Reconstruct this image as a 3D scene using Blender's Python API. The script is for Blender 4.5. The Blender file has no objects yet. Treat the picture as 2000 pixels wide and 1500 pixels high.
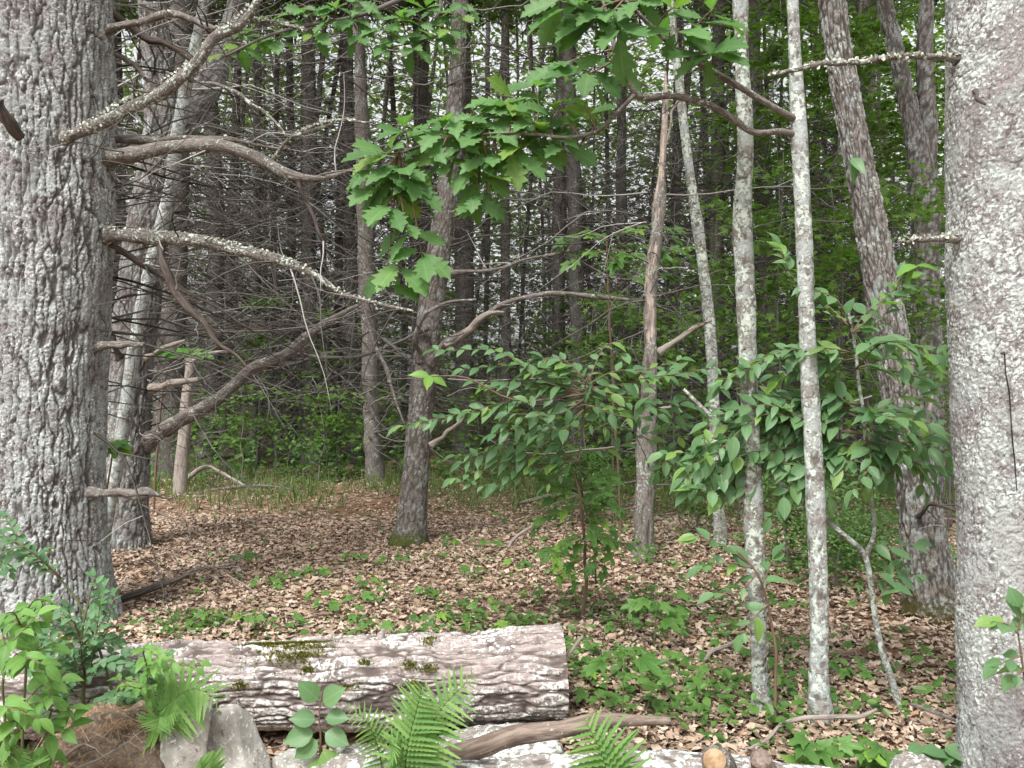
import bpy, math, random
import numpy as np
from mathutils import Matrix, Vector

random.seed(11)
rng = np.random.default_rng(11)
SC = bpy.context.scene
COL = SC.collection

# ------------------------------------------------------------------ camera, sky, sun, exposure
F, CX, CY, H = 1700.0, 1000.0, 750.0, 1.55          # focal length in photo pixels, picture centre, eye height
cam = bpy.data.cameras.new('camera')
cam.sensor_width = 36.0
cam.lens = 36.0 * F / 2000.0
cam.clip_start, cam.clip_end = 0.05, 2000.0
co = bpy.data.objects.new('camera', cam)
COL.objects.link(co)
co.location = (0, 0, H)
co.rotation_euler = (math.radians(90), 0, 0)
SC.camera = co

SUN_EL, SUN_AZ = 54.0, 205.0                          # behind the camera and a little to the left
wd = bpy.data.worlds.new('World')
SC.world = wd
wd.use_nodes = True
wn = wd.node_tree
wn.nodes.clear()
sky = wn.nodes.new('ShaderNodeTexSky')
sky.sky_type = 'NISHITA'
sky.sun_disc = False
sky.sun_elevation = math.radians(SUN_EL)
sky.sun_rotation = math.radians(SUN_AZ)
sky.air_density, sky.dust_density, sky.ozone_density = 1.0, 4.0, 1.0
hsv = wn.nodes.new('ShaderNodeHueSaturation')         # overcast: the blue is greyed out evenly
hsv.inputs['Saturation'].default_value = 0.10
bg = wn.nodes.new('ShaderNodeBackground')
bg.inputs['Strength'].default_value = 0.14
wo = wn.nodes.new('ShaderNodeOutputWorld')
wn.links.new(sky.outputs[0], hsv.inputs['Color'])
wn.links.new(hsv.outputs[0], bg.inputs['Color'])
wn.links.new(bg.outputs[0], wo.inputs['Surface'])

sl = bpy.data.lights.new('sun', 'SUN')
sl.energy = 1.5
sl.angle = math.radians(11)
sl.color = (1.0, 0.965, 0.92)
so = bpy.data.objects.new('sun', sl)
COL.objects.link(so)
az, el = math.radians(SUN_AZ), math.radians(SUN_EL)
sd = Vector((math.sin(az) * math.cos(el), math.cos(az) * math.cos(el), math.sin(el)))
so.rotation_euler = sd.to_track_quat('Z', 'Y').to_euler()
so.location = (-5, -10, 15)

SC.view_settings.view_transform = 'Standard'
SC.view_settings.look = 'None'
SC.view_settings.gamma = 1.0
SC.view_settings.use_curve_mapping = False
SC.view_settings.exposure = 1.2
SC.cycles.use_denoising = True
SC.cycles.max_bounces = 6
SC.cycles.diffuse_bounces = 4
SC.cycles.glossy_bounces = 2
SC.cycles.transmission_bounces = 3
SC.cycles.transparent_max_bounces = 4
SC.cycles.use_adaptive_sampling = True
SC.cycles.adaptive_threshold = 0.015
SC.cycles.caustics_reflective = False
SC.cycles.caustics_refractive = False


# ------------------------------------------------------------------ small maths
def P(px, py, d):
    return np.array([(px - CX) / F * d, d, H - (py - CY) / F * d])


def Wd(w, d):
    return w / F * d


def sst(a, b, x):
    t = np.clip((x - a) / (b - a), 0, 1)
    return t * t * (3 - 2 * t)


def gz(x, y):
    x, y = np.asarray(x, float), np.asarray(y, float)
    z = 0.025 * np.sin(1.3 * x + .5) * np.sin(.9 * y + .3) + 0.015 * np.sin(2.9 * x + 1.1 * y) + 0.02 * np.sin(.55 * x - .7 * y)
    z = z - 0.30 * sst(5.0, 3.5, y) * sst(0.55, -0.1, x)
    z = z + 0.9 * sst(14, 60, y) * np.sin(.07 * x + 1) * .5
    return z


def norm(v):
    v = np.asarray(v, float)
    return v / (np.linalg.norm(v, axis=-1, keepdims=True) + 1e-12)


def _h(ix, iy, iz, seed):
    n = (ix * 73856093) ^ (iy * 19349663) ^ (iz * 83492791) ^ (seed * 2654435761)
    n = (n ^ (n >> 13)) & 0xffffffff
    n = (n * 1274126177) & 0xffffffff
    n = (n ^ (n >> 16)) & 0xffffffff
    n = (n * 668265263) & 0xffffffff
    n = (n ^ (n >> 15)) & 0xffffffff
    return n / 4294967295.0


def vnoise(p, seed=0):
    i = np.floor(p).astype(np.int64)
    f = p - i
    f = f * f * (3 - 2 * f)
    r = 0
    for dx in (0, 1):
        wx = f[:, 0] if dx else 1 - f[:, 0]
        for dy in (0, 1):
            wy = f[:, 1] if dy else 1 - f[:, 1]
            for dz in (0, 1):
                wz = f[:, 2] if dz else 1 - f[:, 2]
                r = r + wx * wy * wz * _h(i[:, 0] + dx, i[:, 1] + dy, i[:, 2] + dz, seed)
    return r


def fbm(p, seed=0, oct=4):
    a, s, t = 1.0, 0.0, 0.0
    for o in range(oct):
        s = s + a * vnoise(p * 2 ** o, seed + o)
        t += a
        a *= .5
    return s / t


def worley(p, seed=0):
    i = np.floor(p).astype(np.int64)
    f1 = np.full(len(p), 9.0)
    f2 = np.full(len(p), 9.0)
    cid = np.zeros(len(p))
    for dx in (-1, 0, 1):
        for dy in (-1, 0, 1):
            for dz in (-1, 0, 1):
                c = i + np.array([dx, dy, dz])
                q = np.stack([_h(c[:, 0], c[:, 1], c[:, 2], seed + k) for k in (1, 2, 3)], 1) + c
                d = np.linalg.norm(q - p, axis=1)
                nearer = d < f1
                f2 = np.where(nearer, f1, np.minimum(f2, d))
                cid = np.where(nearer, q[:, 0] * 7.31 % 1, cid)
                f1 = np.where(nearer, d, f1)
    return f1, f2, cid


# ------------------------------------------------------------------ meshes
class G:
    """Collects vertices and faces; build() links them as one mesh object."""

    def __init__(self):
        self.V, self.Q, self.T, self.R, self.A = [], [], [], [], []
        self.n = 0

    def add(self, V, quads=None, tris=None, rest=None, plate=None):
        V = np.asarray(V, float)
        self.V.append(V)
        if quads is not None and len(quads):
            self.Q.append(np.asarray(quads, np.int64) + self.n)
        if tris is not None and len(tris):
            self.T.append(np.asarray(tris, np.int64) + self.n)
        self.R.append(V if rest is None else rest)
        self.A.append(np.ones(len(V)) if plate is None else plate)
        self.n += len(V)
        return self

    def mesh(self, name, mat, origin=(0, 0, 0), smooth=True):
        V = np.concatenate(self.V) - np.asarray(origin)
        q = np.concatenate(self.Q) if self.Q else np.zeros((0, 4), np.int64)
        t = np.concatenate(self.T) if self.T else np.zeros((0, 3), np.int64)
        me = bpy.data.meshes.new(name)
        me.vertices.add(len(V))
        me.vertices.foreach_set('co', V.astype(np.float32).ravel())
        loops = np.concatenate([q.ravel(), t.ravel()]).astype(np.int32)
        me.loops.add(len(loops))
        me.loops.foreach_set('vertex_index', loops)
        tot = np.concatenate([np.full(len(q), 4), np.full(len(t), 3)]).astype(np.int32)
        st = np.concatenate([[0], np.cumsum(tot)[:-1]]).astype(np.int32)
        me.polygons.add(len(tot))
        me.polygons.foreach_set('loop_start', st)
        me.polygons.foreach_set('loop_total', tot)
        me.polygons.foreach_set('use_smooth', np.full(len(tot), bool(smooth)))
        a = me.attributes.new('rest', 'FLOAT_VECTOR', 'POINT')
        a.data.foreach_set('vector', np.concatenate(self.R).astype(np.float32).ravel())
        a = me.attributes.new('plate', 'FLOAT', 'POINT')
        a.data.foreach_set('value', np.concatenate(self.A).astype(np.float32))
        me.materials.append(mat)
        me.update(calc_edges=True)
        return me

    def build(self, name, mat, parent=None, kind=None, label=None, smooth=True):
        org = np.array(parent['_o']) if parent is not None else np.zeros(3)
        o = bpy.data.objects.new(name, self.mesh(name, mat, org, smooth))
        COL.objects.link(o)
        o['_o'] = tuple(map(float, org))
        if parent is not None:
            o.parent = parent
        if kind:
            o['kind'] = kind
        if label:
            o['label'] = label
        return o


def thing(name, label, cat, loc, group=None):
    o = bpy.data.objects.new(name, None)
    o.empty_display_size = .1
    COL.objects.link(o)
    o.location = tuple(map(float, loc))
    o['_o'] = tuple(map(float, loc))
    o['label'] = label
    o['category'] = cat
    if group:
        o['group'] = group
    return o


def tag(o, label=None, cat=None, group=None, kind=None):
    for k, v in (('label', label), ('category', cat), ('group', group), ('kind', kind)):
        if v:
            o[k] = v
    return o


def link_part(name, me, parent, mat4=None):
    o = bpy.data.objects.new(name, me)
    COL.objects.link(o)
    o.parent = parent
    o['_o'] = parent['_o']
    if mat4 is not None:
        o.matrix_basis = mat4
    return o


def resample(Q, s=None, n=None):
    """Catmull-Rom through the rows of Q, sampled at arc lengths s (or n even ones)."""
    Q = np.asarray(Q, float)
    if len(Q) == 2:
        D = np.linspace(0, 1, 24)[:, None] * (Q[1] - Q[0]) + Q[0]
    else:
        h = np.linalg.norm(np.diff(Q[:, :3], axis=0), axis=1)[:, None] + 1e-9
        dl = np.diff(Q, axis=0) / h
        mt = np.vstack([dl[:1], (dl[:-1] * h[1:] + dl[1:] * h[:-1]) / (h[1:] + h[:-1]), dl[-1:]])
        out = []
        u = np.linspace(0, 1, 16, endpoint=False)[:, None]
        for i in range(len(Q) - 1):
            out.append((2 * u ** 3 - 3 * u ** 2 + 1) * Q[i] + (u ** 3 - 2 * u ** 2 + u) * h[i] * mt[i] + (3 * u ** 2 - 2 * u ** 3) * Q[i + 1] + (u ** 3 - u ** 2) * h[i] * mt[i + 1])
        D = np.vstack(out + [Q[-1:]])
    L = np.concatenate([[0], np.cumsum(np.linalg.norm(np.diff(D[:, :3], axis=0), axis=1))])
    if s is None:
        s = np.linspace(0, L[-1], n)
    else:
        s = np.unique(np.concatenate([np.asarray(s)[np.asarray(s) < L[-1]], [L[-1]]]))
    return np.stack([np.interp(s, L, D[:, k]) for k in range(D.shape[1])], 1), s


def path_len(Q):
    return float(np.sum(np.linalg.norm(np.diff(np.asarray(Q)[:, :3], axis=0), axis=1)))


def tube(g, Q, nseg=6, n=None, s=None, disp=None, cap=True, wob=0.0, seed=0):
    """Q rows: x, y, z, radius."""
    C, s = resample(Q, s, n)
    R = np.maximum(C[:, 3], 2e-4)
    C = C[:, :3].copy()
    if wob:
        sd_ = seed or int(rng.integers(1, 9999))
        L = s[-1]
        w = np.stack([vnoise(np.stack([s * 5 / max(L, .2) * 1.3 + 7.3, np.full_like(s, k * 3.1 + sd_), np.zeros_like(s)], 1), sd_) - .5 for k in range(3)], 1)
        C += w * wob * np.sin(np.clip(s / L, 0, 1) * math.pi)[:, None] ** .5
    Tn = norm(np.gradient(C, axis=0))
    up = np.array([1.0, 0, 0]) if abs(Tn[0][0]) < .8 else np.array([0, 1.0, 0])
    Nn = np.zeros_like(C)
    v = up
    for i in range(len(C)):
        v = v - Tn[i] * np.dot(v, Tn[i])
        v = v / (np.linalg.norm(v) + 1e-12)
        Nn[i] = v
    B = np.cross(Tn, Nn)
    a = np.linspace(0, 2 * math.pi, nseg, endpoint=False)
    ca, sa = np.cos(a), np.sin(a)
    m = len(C)
    rest = np.stack([R[:, None] * ca, R[:, None] * sa, np.repeat(s[:, None], nseg, 1)], 2).reshape(-1, 3)
    RR = np.repeat(R, nseg)
    plate = np.ones(m * nseg)
    rad = RR.copy()
    if disp is not None:
        d, plate = disp(rest, RR)
        rad = rad + d
    rad = rad.reshape(m, nseg)
    V = C[:, None, :] + Nn[:, None, :] * (rad * ca)[:, :, None] + B[:, None, :] * (rad * sa)[:, :, None]
    V = V.reshape(-1, 3)
    i = np.arange(m - 1)[:, None] * nseg
    j = np.arange(nseg)[None, :]
    k = (j + 1) % nseg
    quads = np.stack([i + j, i + k, i + nseg + k, i + nseg + j], 2).reshape(-1, 4)
    tris = []
    if cap:
        V = np.vstack([V, C[:1], C[-1:]])
        rest = np.vstack([rest, [[0, 0, 0]], [[0, 0, s[-1]]]])
        plate = np.concatenate([plate, [0.5, 0.5]])
        b0, b1 = m * nseg, m * nseg + 1
        jj = np.arange(nseg)
        kk = (jj + 1) % nseg
        tris = np.vstack([np.stack([np.full(nseg, b0), kk, jj], 1), np.stack([np.full(nseg, b1), jj + (m - 1) * nseg, kk + (m - 1) * nseg], 1)])
    g.add(V, quads, tris, rest, plate)
    return g


def PQ(pts):
    """pixel path rows (px, py, depth, width in pixels) -> x, y, z, radius"""
    return np.array([np.append(P(a, b, d), .5 * Wd(w, d)) for a, b, d, w in pts])


# ------------------------------------------------------------------ materials
class M:
    def __init__(self, name):
        self.m = bpy.data.materials.new(name)
        self.m.use_nodes = True
        self.nt = self.m.node_tree
        self.nt.nodes.clear()
        self.out = self.nt.nodes.new('ShaderNodeOutputMaterial')

    def n(self, typ, ins=None, **props):
        nd = self.nt.nodes.new(typ)
        for k, v in props.items():
            setattr(nd, k, v)
        for k, v in (ins or {}).items():
            if hasattr(v, 'is_output'):
                self.nt.links.new(v, nd.inputs[k])
            else:
                nd.inputs[k].default_value = v
        return nd

    def attr(self, name):
        return self.n('ShaderNodeAttribute', attribute_name=name)

    def noise(self, vec, scale, detail=3, rough=.55):
        return self.n('ShaderNodeTexNoise', {'Vector': vec, 'Scale': scale, 'Detail': detail, 'Roughness': rough}).outputs[0]

    def scale(self, vec, s):
        return self.n('ShaderNodeVectorMath', {0: vec, 1: s}, operation='MULTIPLY').outputs[0]

    def rng(self, v, a, b, c=0.0, d=1.0):
        return self.n('ShaderNodeMapRange', {0: v, 1: a, 2: b, 3: c, 4: d}, interpolation_type='SMOOTHSTEP').outputs[0]

    def math(self, op, a, b):
        return self.n('ShaderNodeMath', {0: a, 1: b}, operation=op).outputs[0]

    def mix(self, f, a, b, mode='MIX'):
        a = a if hasattr(a, 'is_output') else (*a, 1)
        b = b if hasattr(b, 'is_output') else (*b, 1)
        return self.n('ShaderNodeMixRGB', {0: f, 1: a, 2: b}, blend_type=mode).outputs[0]

    def ramp(self, f, stops):
        r = self.n('ShaderNodeValToRGB', {0: f})
        e = r.color_ramp.elements
        while len(e) < len(stops):
            e.new(.5)
        for x, (p, c) in zip(e, stops):
            x.position = p
            x.color = (*c, 1)
        return r.outputs[0]

    def done(self, col, rough=.9, spec=.2, bump=None, bstr=.5, bdist=.01):
        ins = {'Base Color': col if hasattr(col, 'is_output') else (*col, 1), 'Roughness': rough, 'Specular IOR Level': spec}
        if bump is not None:
            ins['Normal'] = self.n('ShaderNodeBump', {'Height': bump, 'Strength': bstr, 'Distance': bdist}).outputs[0]
        b = self.n('ShaderNodeBsdfPrincipled', ins)
        self.nt.links.new(b.outputs[0], self.out.inputs[0])
        return self.m


def bark(name, base, base2, furrow, lich, amt=.5, lscale=45., stretch=3., blotch=None, bamt=.3, bscale=6., moss=None, peel=None,
         specks=None, bscale2=60., bstr=.6, rings=0.0):
    m = M(name)
    rest = m.attr('rest').outputs['Vector']
    plate = m.attr('plate').outputs['Fac']
    sv = m.scale(rest, (1, 1, 1 / stretch))
    big = m.noise(rest, bscale, 4)
    fine = m.noise(sv, bscale2, 5, .65)
    col = m.mix(m.rng(fine, .35, .65), base, base2)
    if rings:
        w = m.noise(m.scale(rest, (6, 6, 90)), 1.0, 2)
        col = m.mix(m.math('MULTIPLY', m.rng(w, .55, .68), rings), col, furrow)
    if blotch is not None:
        b2 = m.noise(rest, bscale * 1.7, 6, .7)
        col = m.mix(m.math('MULTIPLY', m.rng(b2, .62 - bamt * .35, .70 - bamt * .30), .85), col, blotch)
    ln = m.noise(rest, lscale, 6, .72)
    lm = m.math('MULTIPLY', m.math('ADD', ln, m.math('MULTIPLY', m.math('SUBTRACT', big, .5), .55)), 1.0)
    th = .70 - amt * .38
    mask = m.rng(lm, th, th + .045)
    mask = m.math('MULTIPLY', mask, m.rng(plate, .25, .85, .08, 1))
    lc = m.mix(m.noise(rest, 14, 3), lich, tuple(x * y for x, y in zip(lich, (.86, .98, .93))))
    col = m.mix(mask, col, lc)
    col = m.mix(m.rng(plate, .0, .55, .85, 0), col, furrow)
    if peel is not None:
        z = m.n('ShaderNodeSeparateXYZ', {0: rest}).outputs[2]
        pn = m.noise(m.scale(rest, (1, 1, .25)), 9, 5, .6)
        pm = m.math('ADD', pn, m.rng(z, peel[0], peel[1], -.10, .065))
        wood = m.mix(m.rng(m.noise(m.scale(rest, (1, 1, .08)), 60, 4), .35, .65), peel[2], peel[3])
        col = m.mix(m.rng(pm, .54, .57), col, wood)
    if specks is not None:
        sp = m.noise(m.scale(rest, (1, 1, 1.6)), 26, 3, .6)
        col = m.mix(m.rng(sp, .67, .71), col, specks)
    if moss is not None:
        z = m.n('ShaderNodeSeparateXYZ', {0: rest}).outputs[2]
        mm = m.math('ADD', m.math('MULTIPLY', m.math('ADD', m.noise(rest, 9, 6, .75), m.noise(rest, 45, 4, .7)), .5), m.rng(z, 0, moss[0], .20, -.24))
        mc = m.mix(m.noise(rest, 70, 5, .7), tuple(x * .55 for x in moss[1]), tuple(x * 1.9 for x in moss[1]))
        col = m.mix(m.rng(mm, .48, .62), col, mc)
    h = m.math('ADD', fine, m.math('MULTIPLY', mask, .35))
    return m.done(col, .92, .15, h, bstr, .008)


def leafmat(name, c1, c2, trans=.35, island=False, rough=.42, spec=.35, vein=(1.35, 1.25, 1.3), yellow=None):
    m = M(name)
    if island:
        r = m.n('ShaderNodeNewGeometry').outputs['Random Per Island']
    else:
        r = m.n('ShaderNodeObjectInfo').outputs['Random']
    col = m.mix(r, c1, c2)
    if yellow is not None:
        r2 = m.math('FRACT', m.math('MULTIPLY', r, 37.7), 0.0)
        col = m.mix(m.rng(r2, .84, .95), col, yellow)
    if not island:
        rest = m.attr('rest').outputs['Vector']
        s = m.n('ShaderNodeSeparateXYZ', {0: rest})
        u, v = s.outputs[0], m.math('ABSOLUTE', s.outputs[1], 0.0)
        mid = m.rng(v, .012, .03, 1, 0)
        k = m.math('FRACT', m.math('MULTIPLY', m.math('SUBTRACT', u, m.math('MULTIPLY', v, .9)), 8.0), 0.0)
        side = m.rng(m.math('ABSOLUTE', m.math('SUBTRACT', k, .5), 0.0), .0, .10, .7, 0)
        vm = m.math('MAXIMUM', mid, side)
        light = m.mix(1.0, col, vein, 'MULTIPLY')
        col = m.mix(m.math('MULTIPLY', vm, .7), col, light)
        pn = m.noise(m.scale(rest, (6, 6, 6)), 1.0, 3)
        col = m.mix(m.rng(pn, .3, .75, 0, .35), col, m.mix(1.0, col, (.75, .8, .7), 'MULTIPLY'))
    back = m.n('ShaderNodeNewGeometry').outputs['Backfacing']
    under = m.mix(.45, col, (.16, .22, .12))
    col2 = m.mix(m.math('MULTIPLY', back, .6), col, under)
    b = m.n('ShaderNodeBsdfPrincipled', {'Base Color': col2, 'Roughness': rough, 'Specular IOR Level': spec})
    tcol = m.mix(1.0, col, (1.25, 1.45, .55), 'MULTIPLY')
    t = m.n('ShaderNodeBsdfTranslucent', {'Color': tcol})
    mx = m.n('ShaderNodeMixShader', {0: trans, 1: b.outputs[0], 2: t.outputs[0]})
    m.nt.links.new(mx.outputs[0], m.out.inputs[0])
    return m.m


MT = {}
MT['pine'] = bark('pine_bark', (.17, .152, .145), (.29, .268, .26), (.050, .043, .038), (.56, .565, .56), .58, 82, 1.5,
                  blotch=(.36, .375, .365), bamt=.5, bscale=4, bscale2=95, bstr=1.0)
MT['flaky'] = bark('flaky_bark', (.19, .168, .165), (.31, .285, .28), (.08, .068, .064), (.58, .59, .57), .54, 70, 1.15,
                   blotch=(.37, .385, .37), bamt=.5, bscale=2.6, bscale2=95, bstr=1.0)
MT['pine2'] = bark('furrowed_bark', (.135, .118, .110), (.22, .20, .188), (.05, .043, .037), (.43, .44, .425), .46, 60, 2.5,
                   blotch=(.28, .295, .285), bamt=.35, bscale=4, bscale2=85, bstr=.9)
MT['grey'] = bark('grey_bark', (.115, .10, .088), (.19, .17, .15), (.05, .042, .035), (.42, .43, .41), .40, 75, 2,
                  blotch=(.26, .265, .25), bamt=.3, bscale=4, moss=(.6, (.045, .055, .014)), bscale2=80, bstr=.9)
MT['slant'] = bark('slanting_trunk_bark', (.12, .105, .093), (.26, .235, .215), (.038, .032, .027), (.45, .46, .43), .46, 45, 4,
                   blotch=(.30, .32, .31), bamt=.35, bscale=4, moss=(.8, (.050, .045, .014)), bscale2=70, bstr=.9)
MT['lichen'] = bark('lichen_bark', (.155, .14, .125), (.26, .24, .215), (.06, .05, .04), (.50, .52, .46), .56, 38, 1.3,
                    blotch=(.33, .36, .345), bamt=.45, bscale=6, specks=(.06, .05, .045), rings=.6, bscale2=80, bstr=1.0)
MT['white'] = bark('white_lichen_bark', (.19, .175, .16), (.31, .295, .275), (.08, .067, .055), (.56, .58, .54), .54, 40, 1.3,
                   blotch=(.40, .43, .42), bamt=.5, bscale=6, specks=(.07, .06, .05), rings=.7, moss=(.45, (.05, .055, .016)), bscale2=80, bstr=1.0)
MT['dark'] = bark('dark_bark', (.070, .062, .056), (.135, .121, .110), (.045, .037, .032), (.30, .31, .29), .34, 45, 3)
MT['mid'] = bark('brown_bark', (.105, .091, .081), (.19, .168, .152), (.06, .05, .043), (.36, .37, .35), .34, 40, 4)
MT['limb'] = bark('dead_limb_bark', (.10, .085, .074), (.23, .205, .187), (.06, .045, .035), (.52, .54, .48), .36, 55, 4, bscale=7, bscale2=80, bstr=1.0)
MT['limb_l'] = bark('lichen_limb_bark', (.10, .087, .076), (.21, .19, .172), (.045, .038, .032), (.56, .58, .52), .46, 60, 2, bscale=9, bscale2=80, bstr=1.0)
MT['wood'] = bark('weathered_wood', (.20, .17, .147), (.34, .30, .265), (.13, .10, .08), (.5, .47, .42), .25, 40, 10, bscale2=80, bstr=1.0)
MT['snag'] = bark('peeling_bark', (.13, .115, .10), (.22, .195, .175), (.06, .05, .04), (.44, .45, .43), .36, 45, 3, moss=(.22, (.04, .05, .012)),
                  peel=(.3, 4.2, (.27, .215, .175), (.45, .38, .325)), bscale2=80, bstr=1.0)
MT['log'] = bark('log_bark', (.24, .195, .18), (.42, .36, .34), (.075, .058, .05), (.62, .57, .55), .54, 48, 4,
                 blotch=(.15, .122, .112), bamt=.40, bscale=3.2, bscale2=60, bstr=1.0)
MT['stick'] = bark('brown_stick_bark', (.14, .105, .085), (.26, .205, .17), (.06, .045, .035), (.42, .40, .36), .22, 50, 6)
MT['darkstick'] = bark('dark_stick_bark', (.058, .046, .039), (.118, .098, .086), (.04, .03, .025), (.3, .28, .25), .15, 50, 6)
MT['lichlog'] = bark('white_lichen_log', (.17, .15, .135), (.28, .25, .23), (.07, .055, .05), (.62, .63, .61), .52, 30, 1.6, bscale=6)

m = M('twig_bark')
ri = m.n('ShaderNodeNewGeometry').outputs['Random Per Island']
MT['twigs'] = m.done(m.ramp(ri, [(0, (.045, .040, .036)), (.45, (.105, .094, .086)), (.8, (.20, .186, .173)), (1, (.40, .39, .37))]), .9, .1)

m = M('lichen_tuft')
ri = m.n('ShaderNodeNewGeometry').outputs['Random Per Island']
MT['tuft'] = m.done(m.ramp(ri, [(0, (.34, .35, .29)), (1, (.60, .62, .55))]), .95, .1)
m = M('bark_gap')
MT['gap'] = m.done((.03, .025, .021), .95, .1)

m = M('end_grain')
rest = m.attr('rest').outputs['Vector']
w = m.n('ShaderNodeTexNoise', {'Vector': rest, 'Scale': 40.0, 'Detail': 4.0}).outputs[0]
MT['grain'] = m.done(m.mix(m.rng(w, .35, .65), (.24, .15, .08), (.37, .26, .16)), .8, .2)

m = M('stone')
tc = m.n('ShaderNodeTexCoord').outputs['Object']
n1, n2 = m.noise(tc, 7, 6, .65), m.noise(tc, 45, 6, .7)
c = m.mix(m.rng(n1, .35, .65), (.25, .24, .215), (.44, .425, .39))
c = m.mix(m.rng(n2, .55, .63), c, (.64, .64, .61))
c = m.mix(m.rng(m.noise(tc, 12, 6, .75), .56, .66), c, (.15, .125, .075))
MT['stone'] = m.done(c, .9, .2, m.math('ADD', n2, n1), .7, .012)

m = M('needle_mound')
tc = m.n('ShaderNodeTexCoord').outputs['Object']
n1, n2 = m.noise(tc, 9, 5, .6), m.noise(tc, 60, 5, .7)
c = m.mix(m.rng(n1, .35, .65), (.085, .064, .048), (.18, .142, .108))
MT['mound'] = m.done(m.mix(m.rng(n2, .5, .6), c, (.28, .20, .14)), .95, .1, n2, .8, .01)

m = M('forest_floor')
tc = m.n('ShaderNodeNewGeometry').outputs['Position']
vo = m.n('ShaderNodeTexVoronoi', {'Vector': m.scale(tc, (1, 1, .4)), 'Scale': 17.0, 'Randomness': 1.0})
vr = m.n('ShaderNodeSeparateColor', {0: vo.outputs['Color']}).outputs[0]
c = m.ramp(vr, [(0, (.085, .055, .036)), (.35, (.17, .11, .075)), (.65, (.25, .165, .115)), (1, (.34, .255, .19))])
nd = m.noise(tc, .9, 4)
c = m.mix(m.rng(nd, .48, .62, 0, .75), c, (.21, .115, .06))
far = m.n('ShaderNodeSeparateXYZ', {0: tc}).outputs[1]
gn = m.math('ADD', m.noise(tc, 2.2, 5, .7), m.rng(far, 9.5, 14.5, -.25, .12))
gc = m.mix(m.noise(tc, 30, 4), (.035, .055, .02), (.085, .105, .04))
c = m.mix(m.rng(gn, .50, .60, 0, .85), c, gc)
MT['floor'] = m.done(c, .95, .1, m.math('ADD', vo.outputs['Distance'], m.noise(tc, 40, 4)), .7, .03)

m = M('fallen_leaf')
ri = m.n('ShaderNodeNewGeometry').outputs['Random Per Island']
pos = m.n('ShaderNodeNewGeometry').outputs['Position']
c = m.ramp(ri, [(0, (.13, .09, .063)), (.22, (.25, .178, .127)), (.5, (.385, .288, .214)), (.75, (.49, .382, .296)), (.94, (.56, .46, .375)), (1, (.42, .23, .125))])
c = m.mix(m.rng(m.noise(pos, 60, 3), .35, .7, 0, .35), c, (.16, .10, .07))
MT['litter'] = m.done(c, .75, .25)
m = M('pine_needle')
ri = m.n('ShaderNodeNewGeometry').outputs['Random Per Island']
MT['needle'] = m.done(m.ramp(ri, [(0, (.15, .09, .055)), (.6, (.29, .18, .11)), (.9, (.40, .29, .19)), (1, (.5, .44, .36))]), .8, .2)

MT['oak'] = leafmat('oak_leaf', (.085, .185, .062), (.145, .275, .10), .42, rough=.5, spec=.3, yellow=(.19, .30, .07))
MT['cherry'] = leafmat('cherry_leaf', (.088, .185, .080), (.15, .27, .122), .36, rough=.46, spec=.4, yellow=(.18, .30, .08))
MT['cherry2'] = leafmat('young_cherry_leaf', (.15, .30, .06), (.21, .38, .08), .40, rough=.45, spec=.4)
MT['maple'] = leafmat('maple_leaf', (.075, .17, .042), (.125, .25, .062), .36, rough=.5, spec=.3, yellow=(.19, .33, .06))
MT['bushleaf'] = leafmat('small_bush_leaf', (.085, .18, .085), (.14, .26, .13), .3, rough=.55, spec=.2)
MT['pale'] = leafmat('pale_leaf', (.12, .25, .065), (.18, .34, .09), .35, rough=.5, spec=.25)
MT['fern'] = leafmat('fern_leaf', (.105, .215, .062), (.18, .305, .09), .35, rough=.6, spec=.15)
MT['under'] = leafmat('understory_leaf', (.065, .135, .026), (.15, .255, .05), .45, island=True, rough=.5, spec=.25)
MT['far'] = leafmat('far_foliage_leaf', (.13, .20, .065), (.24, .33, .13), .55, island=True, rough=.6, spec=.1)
MT['cover'] = leafmat('ground_cover_leaf', (.050, .118, .026), (.105, .20, .045), .3, island=True, rough=.4, spec=.35)
MT['crown'] = leafmat('pine_crown_needles', (.085, .135, .045), (.15, .21, .075), .45, island=True, rough=.6, spec=.1)
MT['moss'] = leafmat('moss', (.12, .12, .018), (.26, .245, .045), .2, island=True, rough=.8, spec=.05)
MT['grass'] = leafmat('grass', (.075, .13, .03), (.16, .21, .07), .3, island=True, rough=.6, spec=.15)
m = M('green_stem')
MT['stem'] = m.done((.11, .13, .05), .6, .3)
m = M('red_stem')
MT['stem2'] = m.done((.15, .10, .07), .6, .3)


# ------------------------------------------------------------------ bark relief
def disp_pine(depth=.024, sx=.07, sz=.28, seed=3, edge=.2, warp=.6, flake=(.026, .045), fdep=.006):
    def f(r, R):
        w = np.stack([fbm(r / np.array([.06, .06, .10]) + k * 9.7, seed + k, 4) - .5 for k in range(3)], 1)
        f1, f2, cid = worley(r / np.array([sx, sx, sz]) + w * warp * np.array([1.7, 1.7, .9]), seed)
        big = sst(0, edge, f2 - f1)
        g1, g2, gid = worley(r / np.array([flake[0], flake[0], flake[1]]) + w * np.array([3.2, 3.2, 2.0]), seed + 31)
        small = sst(0, .22, g2 - g1)
        fine = fbm(r / np.array([.011, .011, .018]), seed + 9, 3)
        lump = fbm(r / np.array([.2, .2, .4]), seed + 17, 3) - .5
        k = np.clip(R / .3, .25, 1)
        d = -depth * (1 - big) + .3 * depth * (cid - .5) * big - fdep * (1 - small) * big + fdep * 1.4 * (gid - .5) * big + (fine - .5) * fdep * 1.2 + lump * .05 * k
        return d, np.clip((.12 + .88 * big) * (.45 + .55 * small) * (.72 + .55 * gid) * (.7 + .6 * (fine - .2)), 0, 1)
    return f


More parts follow.
